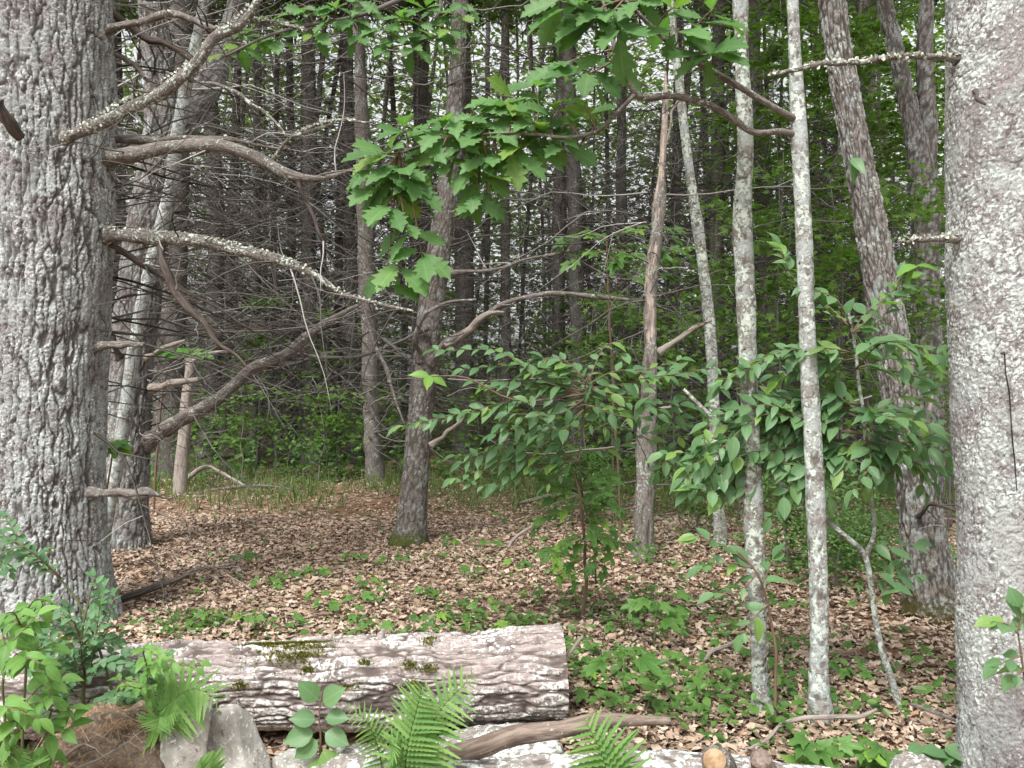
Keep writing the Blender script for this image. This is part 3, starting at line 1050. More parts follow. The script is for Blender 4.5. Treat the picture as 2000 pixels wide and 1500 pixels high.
# 3. thin pale stem leaning across it
pts = [(196, 1090, 7.2, 30), (205, 1030, 7.2, 27), (232, 880, 7.2, 27), (252, 760, 7.2, 26), (272, 640, 7.2, 25), (302, 500, 7.2, 25), (330, 390, 7.2, 25), (345, 285, 7.2, 25), (366, 170, 7.2, 24), (392, 60, 7.2, 20), (410, -40, 7.2, 17)]
t = thing('leaning_sapling', 'thin pale lichen-covered stem leaning right in front of the grey forked pine', 'tree', base_of(pts))
g = G()
Q = trunk_path(pts, 8)
tube(g, Q, 22, n=240, disp=disp_simple(.006, .03, .05, 4), wob=.05, seed=6)
g.build('trunk', MT['white'], t)
add_crown(t, Q[-1][:3], 2, .6)

# 4. weathered broken post of dead wood
pts = [(350, 968, 12.2, 28), (355, 900, 12.2, 26), (362, 820, 12.2, 22), (368, 760, 12.2, 21), (375, 698, 12.2, 19)]
t = thing('dead_snag', 'short broken grey snag standing upright right of the grey forked pine', 'dead tree', base_of(pts))
g = G()
Q = PQ(pts)
Q[0][2] -= .1
tube(g, Q, 18, n=70, disp=disp_simple(.012, .02, .3, 8), wob=.02)
g.build('trunk', MT['wood'], t)
limb(t, [(376, 705, 12.1, 7), (410, 690, 12.0, 5), (445, 685, 12.0, 3)], 'wood', 5)

# 5. the tree in the middle of the clearing
pts = [(800, 1064, 8.4, 84), (804, 1035, 8.4, 66), (808, 980, 8.4, 56), (816, 880, 8.4, 52), (828, 740, 8.4, 50), (838, 640, 8.4, 50), (850, 540, 8.4, 50), (868, 420, 8.4, 44), (882, 300, 8.4, 38), (892, 150, 8.4, 33), (900, -40, 8.4, 30)]
mid = thing('forest_tree', 'straight grey tree standing alone in the middle of the leafy clearing', 'tree', base_of(pts))
g = G()
Q = trunk_path(pts, 12)
tube(g, Q, 72, s=rows(6, .016, .4, path_len(Q)), disp=disp_pine(.006, .04, .12, 23, .3, .6, (.02, .03), .005))
g.build('trunk', MT['grey'], mid)
add_crown(mid, Q[-1][:3] - np.array([0, 0, 2]), 3, 1.0)
limb(mid, [(842, 706, 8.25, 20), (880, 668, 8.0, 14), (940, 625, 7.9, 12), (1010, 588, 7.9, 11), (1080, 572, 7.9, 10), (1180, 580, 7.9, 8), (1260, 590, 7.9, 4)], 'mid', 8, 7, .03, .005, .7)
limb(mid, [(870, 675, 8.0, 11), (920, 645, 7.9, 13), (950, 615, 7.8, 9), (985, 610, 7.8, 4)], 'wood', 7)
limb(mid, [(822, 706, 8.3, 16), (812, 660, 8.1, 12), (830, 620, 8.0, 11), (870, 595, 8.0, 9), (930, 585, 8.0, 5)], 'mid', 7, 2)
limb(mid, [(800, 700, 8.3, 10), (760, 670, 8.2, 7), (720, 640, 8.2, 5), (690, 590, 8.2, 3)], 'twigs', 5, 2)
limb(mid, [(880, 535, 8.3, 10), (960, 525, 8.2, 8), (1030, 505, 8.2, 7), (1130, 490, 8.2, 5)], 'mid', 6, 5)
limb(mid, [(842, 870, 8.2, 10), (880, 840, 8.1, 8), (920, 800, 8.0, 5)], 'wood', 6)
limb(mid, [(700, 575, 7.2, 7), (725, 660, 7.2, 7), (755, 720, 7.2, 7), (790, 830, 7.2, 4)], 'limb', 6, 2)
limb(mid, [(835, 640, 8.2, 10), (700, 700, 8.6, 7), (560, 690, 9, 5), (420, 720, 9, 3)], 'twigs', 5, 7)
g = G()
dead_set(g, lambda z: tuple(P(860, 0, 8.4)[:2]) + (.1,), 1.3, 5.5, 62, .7, 2.5, .011, 5)
g.build('dead_branches', MT['twigs'], mid, kind='stuff')

# 6. the peeling dead snag
pts = [(1252, 1104, 7.6, 62), (1256, 1060, 7.6, 42), (1262, 940, 7.6, 40), (1266, 840, 7.6, 37), (1272, 700, 7.6, 29), (1274, 560, 7.6, 25), (1280, 440, 7.6, 25), (1290, 330, 7.6, 15), (1298, 210, 7.6, 11), (1300, 140, 7.6, 4)]
t = thing('dead_snag', 'tall dead trunk with peeling bark and bare orange wood patches', 'dead tree', base_of(pts))
g = G()
Q = PQ(pts)
Q[0][2] -= .1
tube(g, Q, 40, n=300, disp=disp_simple(.012, .03, .12, 18, .05), wob=.05, seed=3)
g.build('trunk', MT['snag'], t)
limb(t, [(1270, 730, 7.5, 8), (1240, 726, 7.3, 6), (1225, 727, 7.2, 4)], 'wood', 6)
limb(t, [(1285, 690, 7.6, 12), (1340, 650, 7.6, 10), (1390, 625, 7.6, 7)], 'wood', 7, 2)
limb(t, [(1280, 800, 7.5, 8), (1310, 795, 7.4, 5)], 'wood', 6)
limb(t, [(1300, 280, 7.6, 6), (1320, 200, 7.6, 4), (1335, 180, 7.6, 3)], 'wood', 5)
g = G()
dead_set(g, lambda z: tuple(P(1275, 0, 7.6)[:2]) + (.07,), .5, 4.0, 46, .3, 1.8, .008, 5)
g.build('dead_branches', MT['twigs'], t, kind='stuff')

# 7. slender stems on the right
def slender(pts, label, mat='lichen', cr=None, name='slender_tree', nseg=26, seed=1):
    t = thing(name, label, 'tree', base_of(pts))
    g = G()
    Q = trunk_path(pts, 9)
    tube(g, Q, nseg, s=rows(4.5, .009, .3, path_len(Q)), disp=disp_simple(.007, .022, .03, seed, .03), wob=.02, seed=seed)
    g.build('trunk', MT[mat], t)
    if cr is not None:
        add_crown(t, Q[-1][:3], cr, .55)
    return t


slender([(1406, 1040, 8.0, 24), (1400, 940, 8.0, 22), (1394, 780, 8.0, 21), (1384, 620, 8.0, 21), (1366, 470, 8.0, 21), (1345, 330, 8.0, 19), (1328, 180, 8.0, 17), (1314, 30, 8.0, 15), (1305, -80, 8, 13)],
        'thinnest lichen-spotted stem, just right of the peeling dead trunk', 'lichen', 0, seed=2)
slender([(1492, 1408, 4.1, 58), (1486, 1360, 4.1, 38), (1480, 1200, 4.1, 36), (1474, 1040, 4.1, 37), (1468, 880, 4.1, 34), (1462, 700, 4.1, 33), (1456, 540, 4.1, 35), (1452, 420, 4.1, 34), (1458, 300, 4.1, 31), (1452, 150, 4.1, 30), (1446, -60, 4.1, 28)],
        'slender grey lichen stem rising left of the one with white lichen', 'lichen', 1, seed=3)
OT = slender([(1604, 1432, 4.0, 60), (1600, 1350, 4.0, 41), (1600, 1200, 4.0, 39), (1596, 1050, 4.0, 37), (1588, 860, 4.0, 34), (1578, 700, 4.0, 32), (1572, 540, 4.0, 31), (1566, 400, 4.0, 30), (1560, 280, 4.0, 29), (1552, 130, 4.0, 26), (1544, -60, 4.0, 24)],
             'slender whitish lichen stem whose branches carry the hanging oak leaves', 'white', 2, 'oak_tree', seed=5)

# 8. the slanting big trunk with a mossy foot
pts = [(1828, 1218, 5.75, 150), (1822, 1170, 5.75, 112), (1808, 1080, 5.75, 92), (1790, 950, 5.75, 80), (1762, 780, 5.75, 72), (1738, 650, 5.75, 68), (1712, 500, 5.75, 63), (1684, 350, 5.75, 58), (1655, 200, 5.75, 55), (1632, 60, 5.75, 53), (1618, -60, 5.75, 52)]
slant = thing('forest_tree', 'big trunk slanting left with a mossy flared foot, beside the right-hand pine', 'tree', base_of(pts))
g = G()
Q = trunk_path(pts, 11)
tube(g, Q, 110, s=rows(4.8, .011, .4, path_len(Q)), disp=disp_pine(.012, .030, .16, 33, .3, .5, (.016, .05), .006))
g.build('trunk', MT['slant'], slant)
add_crown(slant, Q[-1][:3] - np.array([0, 0, 2]), 1, 1.0)
limb(slant, [(1795, 1008, 5.62, 9), (1822, 985, 5.4, 7), (1875, 1000, 5.3, 4)], 'darkstick', 8, 3)
limb(slant, [(1795, 850, 5.6, 14), (1815, 800, 5.5, 10), (1822, 770, 5.5, 5)], 'wood', 7)
g = G()
dead_set(g, lambda z: tuple(P(1780 - 40 * z, 0, 5.75)[:2]) + (.12,), .6, 3.0, 12, .4, 1.2, .007, 3)
g.build('dead_branches', MT['twigs'], slant, kind='stuff')

# 9. the pale pine at the right edge
pts = [(1992, 1560, 3.35, 232), (1986, 1500, 3.35, 214), (1986, 1380, 3.35, 206), (1980, 1200, 3.35, 200), (1972, 950, 3.35, 197), (1966, 700, 3.35, 202), (1962, 480, 3.35, 210), (1958, 250, 3.35, 206), (1956, 50, 3.35, 200), (1954, -150, 3.35, 196)]
rp = thing('pine_tree', 'pale lichen-covered pine trunk cut off by the right edge', 'tree', base_of(pts))
g = G()
Q = trunk_path(pts, 12)
tube(g, Q, 250, s=rows(3.5, .0048, .4, path_len(Q)), disp=disp_pine(.003, .07, .12, 43, .07, 1.0, (.017, .022), .0032))
g.build('trunk', MT['flaky'], rp)
add_crown(rp, Q[-1][:3] - np.array([0, 0, 2]), 2, 1.0)
limb(rp, [(1868, 116, 3.32, 17), (1820, 114, 3.3, 14), (1740, 115, 3.28, 13), (1680, 124, 3.27, 13), (1600, 130, 3.26, 12), (1550, 138, 3.25, 10), (1500, 149, 3.24, 6)], 'limb_l', 12, 0, .008, .006,
     .2, 'bare lichen-crusted branch reaching left')
limb(rp, [(1868, 467, 3.3, 17), (1810, 469, 3.25, 14), (1754, 471, 3.22, 7)], 'limb_l', 10, label='short pointed lichen stub')
limb(rp, [(1905, 178, 3.17, 11), (1912, 196, 3.11, 10), (1925, 204, 3.10, 5)], 'darkstick', 8)
limb(rp, [(1960, 690, 3.16, 10), (1957, 690, 3.12, 8)], 'darkstick', 8, name='knot')

MT['darkcrack'] = MT['gap']
limb(rp, [(1962, 690, 3.156, 4), (1964, 730, 3.154, 3), (1971, 765, 3.154, 4), (1973, 800, 3.154, 3), (1977, 860, 3.154, 4), (1983, 910, 3.155, 3), (1986, 960, 3.156, 2)], 'darkcrack', 6, 0, -.015, .002, name='bark_crack')

# 10. forked trunk far right
t = thing('forest_tree', 'dark forked trunk behind the slanting trunk at upper right', 'tree', (P(1812, 900, 10.5)[0], 10.5, float(gz(P(1812, 900, 10.5)[0], 10.5))))
g = G()
Q = trunk_path([(1815, 1000, 10.5, 64), (1814, 800, 10.5, 56), (1808, 560, 10.5, 52), (1800, 330, 10.5, 54), (1780, 230, 10.5, 38), (1752, 110, 10.5, 33), (1722, -20, 10.5, 30)], 12)
tube(g, Q, 40, s=rows(6.5, .03, .4, path_len(Q)), disp=disp_pine(.02, .04, .16, 53, .35))
g.build('trunk', MT['pine2'], t)
g = G()
tube(g, PQ([(1805, 360, 10.5, 44), (1812, 260, 10.5, 38), (1806, 130, 10.5, 33), (1812, -60, 10.5, 28)]), 24, n=60, disp=disp_pine(.012, .04, .16, 54, .35))
g.build('second_stem', MT['pine2'], t)
add_crown(t, Q[-1][:3], 0)


# ------------------------------------------------------------------ the wood behind
def back_tree(px, pyb, w, pxt, wt, label, mat='dark', group=None, dead=True, crown=True, top=9.5, d=None, k=None):
    d = d or 2635.0 / (pyb - 750)
    x0, x1 = P(px, 0, d)[0], P(pxt, 0, d)[0]
    z0 = float(gz(x0, d))
    t = thing('pine_tree', label, 'tree', (x0, d, z0), group)
    ztop = H + 750 / F * d
    g = G()
    r0, r1 = .5 * Wd(w, d), .5 * Wd(wt, d)
    b = rng.normal(0, .05 if group is None else .16, 2)
    zs = [z0 - .15, z0 + .12, z0 + .6, z0 + (ztop - z0) * .45, ztop, max(top, ztop + 1)]
    Q = []
    for i, z in enumerate(zs):
        u = (z - z0) / (ztop - z0)
        Q.append((x0 + (x1 - x0) * u + b[0] * math.sin(u * 5), d + b[1] * math.sin(u * 4 + 1), z, (r0 * (1.25, 1.12, 1)[i] if i < 3 else r0 + (r1 - r0) * min(u, 1.4))))
    tube(g, Q, 14, s=np.arange(0, 20, .12), disp=disp_simple(.016, .05, .2, int(rng.integers(99)), .04))
    g.build('trunk', MT[mat], t)
    if dead:
        add_dead(t, (x0 + (x1 - x0) * .3, d, z0), k, 1.0)
        if d < 24 and label != 'thin dead pole' and rng.random() < .66:
            o = link_part('dead_boughs', ARCH[int(rng.integers(4))], t, Matrix.Translation((0, 0, 0)) @ Matrix.Rotation(rng.uniform(0, 6.28), 4, 'Z'))
            o['kind'] = 'stuff'
    if crown:
        add_crown(t, (Q[-1][0], d, Q[-1][2] - 1.0), None, rng.uniform(.85, 1.15))
    return t


EX = [
    (732, 945, 37, 698, 22, 'mid', 'slim brown pine nearest to the left of the lone middle tree'),
    (610, 905, 34, 600, 24, 'dark', 'dark pine trunk left of centre above the sapling leaves'),
    (690, 900, 28, 676, 20, 'dark', 'dark pine trunk close behind the slim brown pine'),
    (905, 884, 42, 905, 32, 'mid', 'stout reddish brown pine right behind the lone middle tree'),
    (1090, 905, 31, 1096, 20, 'dark', 'dark pine trunk behind the top of the broad leafy sapling'),
    (1128, 915, 34, 1112, 22, 'dark', 'darker pine of the close pair behind the broad leafy sapling'),
    (990, 885, 22, 986, 15, 'mid', 'thin pine trunk between the stout brown pine and the dark pair'),
    (330, 930, 62, 352, 44, 'dark', 'thick dark pine in the tangle behind the grey forked pine'),
    (405, 900, 38, 420, 28, 'dark', 'dark leaning pine in the branch tangle right of the broken grey snag'),
    (436, 880, 22, 470, 14, 'mid', 'thin brown trunk right of the branch tangle on the left'),
    (497, 905, 20, 505, 13, 'dark', 'thin dark trunk under the long slanting limb'),
    (571, 895, 18, 566, 13, 'dark', 'thinnest dark trunk left of the clearing'),
    (664, 893, 18, 668, 13, 'mid', 'thin brown trunk just left of the two dark pines'),
    (1398, 930, 36, 1404, 24, 'dark', 'dark pine trunk behind the thinnest lichen stem'),
    (1222, 905, 24, 1210, 17, 'dark', 'thin dark trunk left of the peeling dead trunk'),
    (1496, 935, 40, 1482, 27, 'dark', 'broad dark trunk between the two slender lichen stems'),
    (1690, 915, 34, 1690, 26, 'dark', 'dark trunk behind the slanting trunk among green leaves'),
    (1320, 900, 20, 1322, 16, 'dark', 'thin dark trunk right of the peeling dead trunk'),
    (225, 880, 30, 230, 22, 'dark', 'dark trunk showing between the two big pines at left'),
    (820, 880, 30, 826, 30, 'mid', 'straight trunk hidden low behind the lone middle tree'),
]
for i, (px, pyb, w, pxt, wt, mat, lab) in enumerate(EX):
    back_tree(px, pyb, w, pxt, wt, lab, mat, k=i % 7)

BT = []
placed = [(e[0] / 1.0, 2635.0 / (e[1] - 750)) for e in EX]
for band, (d0, d1, n, lab, grp) in enumerate([
    (13.8, 18.5, 19, 'thin dead pole', 'thin dead poles behind the clearing'),
    (17, 23, 27, 'slim dark pine', 'pines in the wood beyond the clearing'),
    (23, 31, 34, 'thin distant pine', 'thin pines deep in the wood'),
    (31, 44, 34, 'faint far pine', 'far pines at the back of the wood')]):
    for _ in range(n):
        d = rng.uniform(d0, d1)
        px = rng.uniform(-60, 2060)
        if any(abs(px - q) < 14 and abs(d - e) < 4 for q, e in placed):
            continue
        placed.append((px, d))
        wm = rng.uniform(.045, .085) if lab == 'thin dead pole' else rng.uniform(.08, .20)
        w = wm * F / d
        BT.append((back_tree(px, 0, w, px + rng.normal(0, 46), w * .72, lab, 'dark' if rng.random() < .6 else 'mid', grp, True, lab != 'thin dead pole', rng.uniform(8.5, 10.5), d), px, d, lab))


# labels that place the look-alikes between trees one can find
LM = [(90, 'big left pine'), (262, 'forked pine'), (362, 'grey snag'), (610, 'left-centre dark pine'), (718, 'slim brown pine'), (835, 'lone middle tree'), (905, 'reddish pine'), (1110, 'dark pine pair'), (1272, 'peeling trunk'),
      (1372, 'thinnest stem'), (1460, 'left slender stem'), (1580, 'whitish stem'), (1738, 'slanting trunk'), (1900, 'right pine')]
ORD = ['leftmost', 'second', 'third', 'fourth', 'fifth', 'sixth', 'seventh', 'eighth', 'ninth', 'tenth', 'eleventh', 'twelfth', 'thirteenth', 'fourteenth', 'fifteenth', 'sixteenth']
PEND = {}


def pend(t, px, d, noun):
    q = px
    i = sum(1 for l in LM if l[0] < q)
    PEND.setdefault((noun, i), []).append((px, t))


def flush_labels():
    for (noun, i), L in PEND.items():
        L.sort(key=lambda e: e[0])
        where = 'between %s and %s' % (LM[i - 1][1], LM[i][1]) if 0 < i < len(LM) else ('left of the ' + LM[0][1] if i == 0 else 'behind the right pine')
        for k, (px, t) in enumerate(L):
            if len(L) == 1:
                t['label'] = 'the one %s seen %s' % (noun, where)
            else:
                nm = 'rightmost' if k == len(L) - 1 else ORD[k] + (' from left' if k else '')
                t['label'] = '%s %s seen %s' % (nm, noun, where)


# ------------------------------------------------------------------ understory saplings with small leaves
def under_mesh(seed, n_s=14, h=3.2, rad=.9, per=26, size=.10, tpl=STAR, nm='foliage', mat='under'):
    r = np.random.default_rng(seed)
    g = G()
    for _ in range(n_s):
        z = h * r.uniform(.25, 1.0)
        a = r.uniform(0, 6.28)
        L = rad * r.uniform(.4, 1.1) * (1.15 - .6 * z / h)
        tip = np.array([math.cos(a) * L, math.sin(a) * L, z + r.normal(0, .1)])
        tube(g, [(0, 0, z - .15 * L, .006), (*(tip * .6 + np.array([0, 0, .38 * z])), .004), (*tip, .002)], 3, n=4, cap=False)
        m_ = int(per * r.uniform(.6, 1.4))
        u = r.random(m_) ** .6
        pos = np.array([0, 0, z]) + u[:, None] * (tip - np.array([0, 0, z])) + r.normal(0, .16, (m_, 3)) * np.array([1, 1, .35]) * (.4 + u[:, None])
        Z = norm(np.array([0, -.25, 1]) + r.normal(0, .38, (m_, 3)))
        aa = r.uniform(0, 6.28, m_)
        X = np.stack([np.cos(aa), np.sin(aa), np.full(m_, -.3)], 1)
        X = norm(X - Z * np.sum(X * Z, 1, keepdims=True))
        V, T = batch(*tpl, pos, X, np.cross(Z, X), Z, r.uniform(.65, 1.2, m_) * size)
        g.add(V, None, T)
    return g.mesh(nm, MT[mat], smooth=False)


UND = [under_mesh(s, 16, 3.2, .95, 26, .095) for s in range(3)] + [under_mesh(s + 5, 12, 1.5, .6, 20, .085) for s in range(2)] + \
      [under_mesh(s + 9, 26, 6.0, 1.5, 40, .11) for s in range(2)]
UND += [under_mesh(s + 20, 30, .75, .55, 60, .034, LEAF6, 'foliage', 'cover') for s in range(2)]
UH = [3.2, 3.2, 3.2, 1.5, 1.5, 6.0, 6.0, .75, .75]


for t_, px_, d_, lab_ in BT:
    pend(t_, px_, d_, lab_)


def sapling(px, d, k, label, group, z=None, sc=1.0):
    x = P(px, 0, d)[0]
    z0 = float(gz(x, d))
    t = thing('understory_sapling', label, 'sapling', (x, d, z0), group)
    if group:
        pend(t, px, d, label)
    g = G()
    h = UH[k] * sc * .97 + (z or 0)
    tube(g, [(x, d, z0 - .05, .012 * sc + .004), (x + rng.normal(0, .06), d, z0 + h * .5, .010 * sc), (x, d, z0 + h, .004)], 6, n=12, wob=.08)
    g.build('stem', MT['twigs'], t)
    o = link_part('foliage', UND[k], t, Matrix.Translation((0, 0, z or 0)) @ Matrix.Rotation(rng.normal(0, .5), 4, 'Z') @ Matrix.Scale(sc, 4))
    o['kind'] = 'stuff'
    return t


for px, d, k, z in [(1440, 9.6, 0, .3), (1530, 9.2, 1, .9), (1620, 9.0, 2, .6), (1700, 8.6, 0, .4), (1790, 8.4, 1, .3), (1850, 8.8, 2, 1.0), (1500, 11.5, 5, .5), (1640, 11.2, 6, .3), (1760, 11.8, 5, .6),
                    (1400, 11.0, 1, .9), (1860, 11.5, 6, .2), (1590, 13.5, 5, 1.8), (1720, 14, 6, 1.6), (1450, 14.5, 6, 2.2), (1820, 14.5, 5, 2.5)]:
    sapling(px, d, k, 'thicket maple' if d < 10 else ('taller maple' if d < 13 else 'tall back maple'), 'young maples in the green thicket', z)
for px, d, k, z in [(1160, 9.6, 0, -1.0), (1250, 10.0, 1, -.8), (1330, 9.8, 2, -.6), (1080, 11.2, 3, .2), (1200, 11.8, 0, .2), (1300, 12.5, 1, .4)]:
    sapling(px, d, k, 'thin young maple', 'young maples behind the broad leafy sapling', max(z, 0), 1.0 if z >= 0 else .8)
for px, d, k in [(470, 13.6, 3), (540, 14.2, 4), (620, 13.4, 3), (660, 14.5, 4), (720, 13.6, 3), (500, 16, 0), (640, 16.5, 1), (780, 15.0, 4), (930, 14.2, 3), (1010, 14.0, 4), (390, 14.2, 4), (580, 19, 2), (760, 19, 0),
                 (940, 20, 1), (450, 20, 1), (1080, 17, 0), (1180, 16, 2), (860, 24, 0), (1000, 25, 2), (680, 25, 1), (540, 26, 0), (1120, 26, 1), (330, 24, 2), (1260, 22, 0), (1380, 20, 1), (1350, 27, 2)]:
    sapling(px, d, k, 'small leafy sapling' if d < 17.5 else 'back-row leafy sapling', 'small saplings behind the clearing', 0)
for px, d, k, lab_ in [(1640, 6.4, 7, 'dark feathery seedling right of the whitish stem foot'), (1545, 7.2, 8, 'dark feathery seedling behind the whitish stem'), (1700, 7.4, 7, 'dark feathery seedling left of the mossy foot'),
                       (1130, 9.4, 8, 'dark feathery seedling behind the maple sapling'), (1360, 8.6, 8, 'dark feathery seedling right of the peeling trunk')]:
    sapling(px, d, k, lab_, None, 0, rng.uniform(.8, 1.2))['label'] = lab_
for px, d in [(600, 31), (760, 35), (900, 33), (1040, 36), (1180, 32), (1350, 34), (1500, 30), (430, 34), (250, 30), (1680, 33), (1820, 28), (1560, 24), (1750, 22), (820, 41), (520, 41), (980, 42), (1240, 41)]:
    sapling(px, d, 5 + int(rng.integers(2)), 'pale leafy tree', 'leafy trees at the back of the wood', 0, rng.uniform(.8, 1.4))


flush_labels()


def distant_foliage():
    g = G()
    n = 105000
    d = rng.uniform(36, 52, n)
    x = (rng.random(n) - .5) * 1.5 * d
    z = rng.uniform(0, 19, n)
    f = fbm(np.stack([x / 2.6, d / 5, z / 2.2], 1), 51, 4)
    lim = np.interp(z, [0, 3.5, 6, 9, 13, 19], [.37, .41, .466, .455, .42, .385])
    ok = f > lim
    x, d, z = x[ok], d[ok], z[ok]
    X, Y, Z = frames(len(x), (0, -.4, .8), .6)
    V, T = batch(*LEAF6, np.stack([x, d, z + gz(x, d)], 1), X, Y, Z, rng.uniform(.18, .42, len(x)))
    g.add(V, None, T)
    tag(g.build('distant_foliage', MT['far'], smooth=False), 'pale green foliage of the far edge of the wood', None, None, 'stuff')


distant_foliage()

# ------------------------------------------------------------------ oak boughs in front
def oak_cluster(parent, gt, px, py, d, frm, n=5, size=.19, spread=1.0):
    c = P(px, py, d)
    f = np.asarray(frm, float)
    v = c - f
    L = np.linalg.norm(v)
    midp = f + v * .5 + np.array([0, 0, .06 * L]) + jit(.02)
    tube(gt, [(*f, .0055), (*midp, .0042), (*c, .0028)], 5, n=10)
    a0 = rng.uniform(0, 6.28)
    for k in range(n):
        a = a0 + k * 2 * math.pi / n + rng.normal(0, .3)
        dr = np.array([math.cos(a), math.sin(a) * .75 - .25, -.28 + rng.normal(0, .25)]) + norm(v) * .35
        nr = norm(np.array([-.05, -.72, .72]) + jit(.24))
        sz = size * rng.uniform(.58, 1.1)
        dr = norm(dr)
        put_leaf(parent, OAK[int(rng.integers(5))], c + dr * sz * .10 - v * rng.uniform(0, .5) / max(L, .2) * .16, dr, nr, sz, 'leaf', rng.uniform(.82, 1.05))


def nearest(paths, p):
    best = None
    for Q in paths:
        for q in Q:
            dd = np.linalg.norm(q[:3] - p)
            if best is None or dd < best[0]:
                best = (dd, q[:3])
    return best[1]


def bough(tree, limbs, clusters, label, mat='limb', size=.19, n=6):
    paths = []
    g = G()
    for L in limbs:
        Q = PQ(L)
        S, _ = resample(Q, n=30)
        paths.append(S)
        tube(g, Q, 9, n=int(np.clip(path_len(Q) / .02, 16, 80)), disp=disp_simple(.004, .02, .06, 3, .01), wob=.01)
    b = g.build('branch', MT[mat], tree, label=label)
    gt = G()
    for c in clusters:
        d = c[2] if len(c) > 2 else limbs[0][0][2]
        p = P(c[0], c[1], d)
        oak_cluster(b, gt, c[0], c[1], d, nearest(paths, p), c[3] if len(c) > 3 else n, size)
    gt.build('twigs', MT['stem2'], b, kind='stuff')
    return b


main_l = [[(1562, 266, 4.0, 16), (1530, 258, 3.98, 13), (1470, 258, 3.95, 13), (1430, 230, 3.95, 14), (1380, 204, 3.92, 14), (1310, 188, 3.9, 14), (1240, 184, 3.9, 13), (1232, 168, 3.9, 11), (1205, 110, 3.9, 10), (1195, 60, 3.9, 8), (1170, -20, 3.9, 5)],
          [(1240, 184, 3.9, 9), (1205, 220, 3.9, 9), (1160, 258, 3.9, 8), (1120, 268, 3.9, 7), (1050, 262, 3.9, 6), (960, 262, 3.9, 5), (860, 270, 3.95, 5), (780, 300, 4.0, 4)]]
cl = [(1085, 128), (1130, 150), (1045, 165), (1000, 185), (985, 215), (935, 205), (890, 230), (865, 252), (1085, 215), (1115, 235), (945, 265), (905, 295), (835, 285), (1040, 225), (790, 250), (745, 300), (715, 335),
      (770, 360), (815, 375), (765, 405), (965, 335), (1000, 315), (935, 320), (930, 400), (950, 375), (1100, 285), (1060, 265), (800, 470, 4.0, 4), (825, 505, 4.0, 4), (780, 545, 4.0, 5), (755, 560, 4.0, 3), (1000, 255),
      (960, 235), (1020, 290), (880, 320), (790, 330), (735, 380, 4.0, 3), (1140, 205, 3.85, 3)]
bough(OT, main_l, cl, 'crooked oak branch with a drooping mass of lobed green leaves', 'limb', .185)
top_l = [[(1562, 238, 4.0, 15), (1520, 215, 3.95, 13), (1450, 175, 3.9, 12), (1390, 140, 3.85, 11), (1330, 105, 3.8, 10), (1280, 60, 3.75, 9), (1230, 10, 3.7, 7), (1200, -30, 3.7, 5)]]
cl = [(1115, 15, 3.6), (1180, 25, 3.6), (1085, 5, 3.6, 4), (1250, 0, 3.6), (1325, 55, 3.7, 4), (1395, 15, 3.7, 4), (1385, 105, 3.75, 5), (1410, 85, 3.75, 4), (1330, 5, 3.7, 4), (1205, 65, 3.6, 4), (1150, 50, 3.6, 4), (1170, 120, 3.7, 2)]
bough(OT, top_l, cl, 'upper oak branch with leaves along the top of the picture', 'limb', .195)
far_l = [[(897, -140, 8.3, 20), (850, -60, 7.2, 12), (780, 0, 6.4, 9), (690, 35, 6.2, 8), (600, 50, 6.1, 7), (520, 72, 6.0, 6), (440, 110, 6.0, 4)],
         [(850, -60, 7.2, 9), (860, 0, 6.6, 8), (850, 40, 6.3, 6), (800, 85, 6.2, 4)]]
cl = []
for (a, b_, n_) in [(440, 105, 4), (470, 92, 4), (500, 80, 4), (480, 60, 4), (540, 75, 5), (560, 40, 5), (520, 30, 4), (600, 25, 5), (610, 70, 4), (640, 45, 5), (660, 10, 5), (690, 40, 5), (720, 15, 5), (740, 55, 5), (700, 70, 4),
                    (780, 20, 5), (760, 80, 4), (790, 60, 5), (820, 40, 5), (850, 75, 5), (880, 60, 5), (860, 20, 5), (900, 30, 4), (810, 95, 4), (870, 100, 3), (740, 95, 3), (910, 5, 4), (580, 5, 5), (830, 5, 5), (700, 0, 5)]:
    cl.append((a, b_, 6.1, n_))
bough(mid, far_l, cl, 'leafy oak-like bough hanging in from the top', 'twigs', .17)

# ------------------------------------------------------------------ leafy saplings in front
def stem_thing(name, label, cat, stems, mat='stem2', group=None, nseg=8, wob=.02):
    x, y, d, w = stems[0][0]
    p = P(x, y, d)
    t = thing(name, label, cat, (p[0], p[1], float(gz(p[0], p[1]))), group)
    g = G()
    for s in stems:
        Q = PQ(s)
        if s is stems[0]:
            Q[0][2] = float(gz(p[0], p[1])) - .04
        tube(g, Q, nseg, n=int(np.clip(path_len(Q) / .02, 10, 120)), disp=disp_simple(.003, .02, .03, 3, .008), wob=wob)
    g.build('stem', MT[mat], t)
    return t


def sprays(t, d, paths, meshes, size, spacing, extra=1, young=None, jitter=14, **kw):
    gt = G()
    for p in paths:
        for e in range(1 + extra):
            dz = rng.normal(0, .16) if e else 0
            q = [(a + (rng.normal(0, jitter) if e and i else 0), b + (rng.normal(0, jitter) if e and i else 0)) for i, (a, b) in enumerate(p)]
            L = [P(a, b, d + dz * (i > 0)) for i, (a, b) in enumerate(q)]
            spray(t, gt, L, meshes, size, spacing, young=young if not e else None, **kw)
    gt.build('twigs', MT['stem2'], t, kind='stuff')


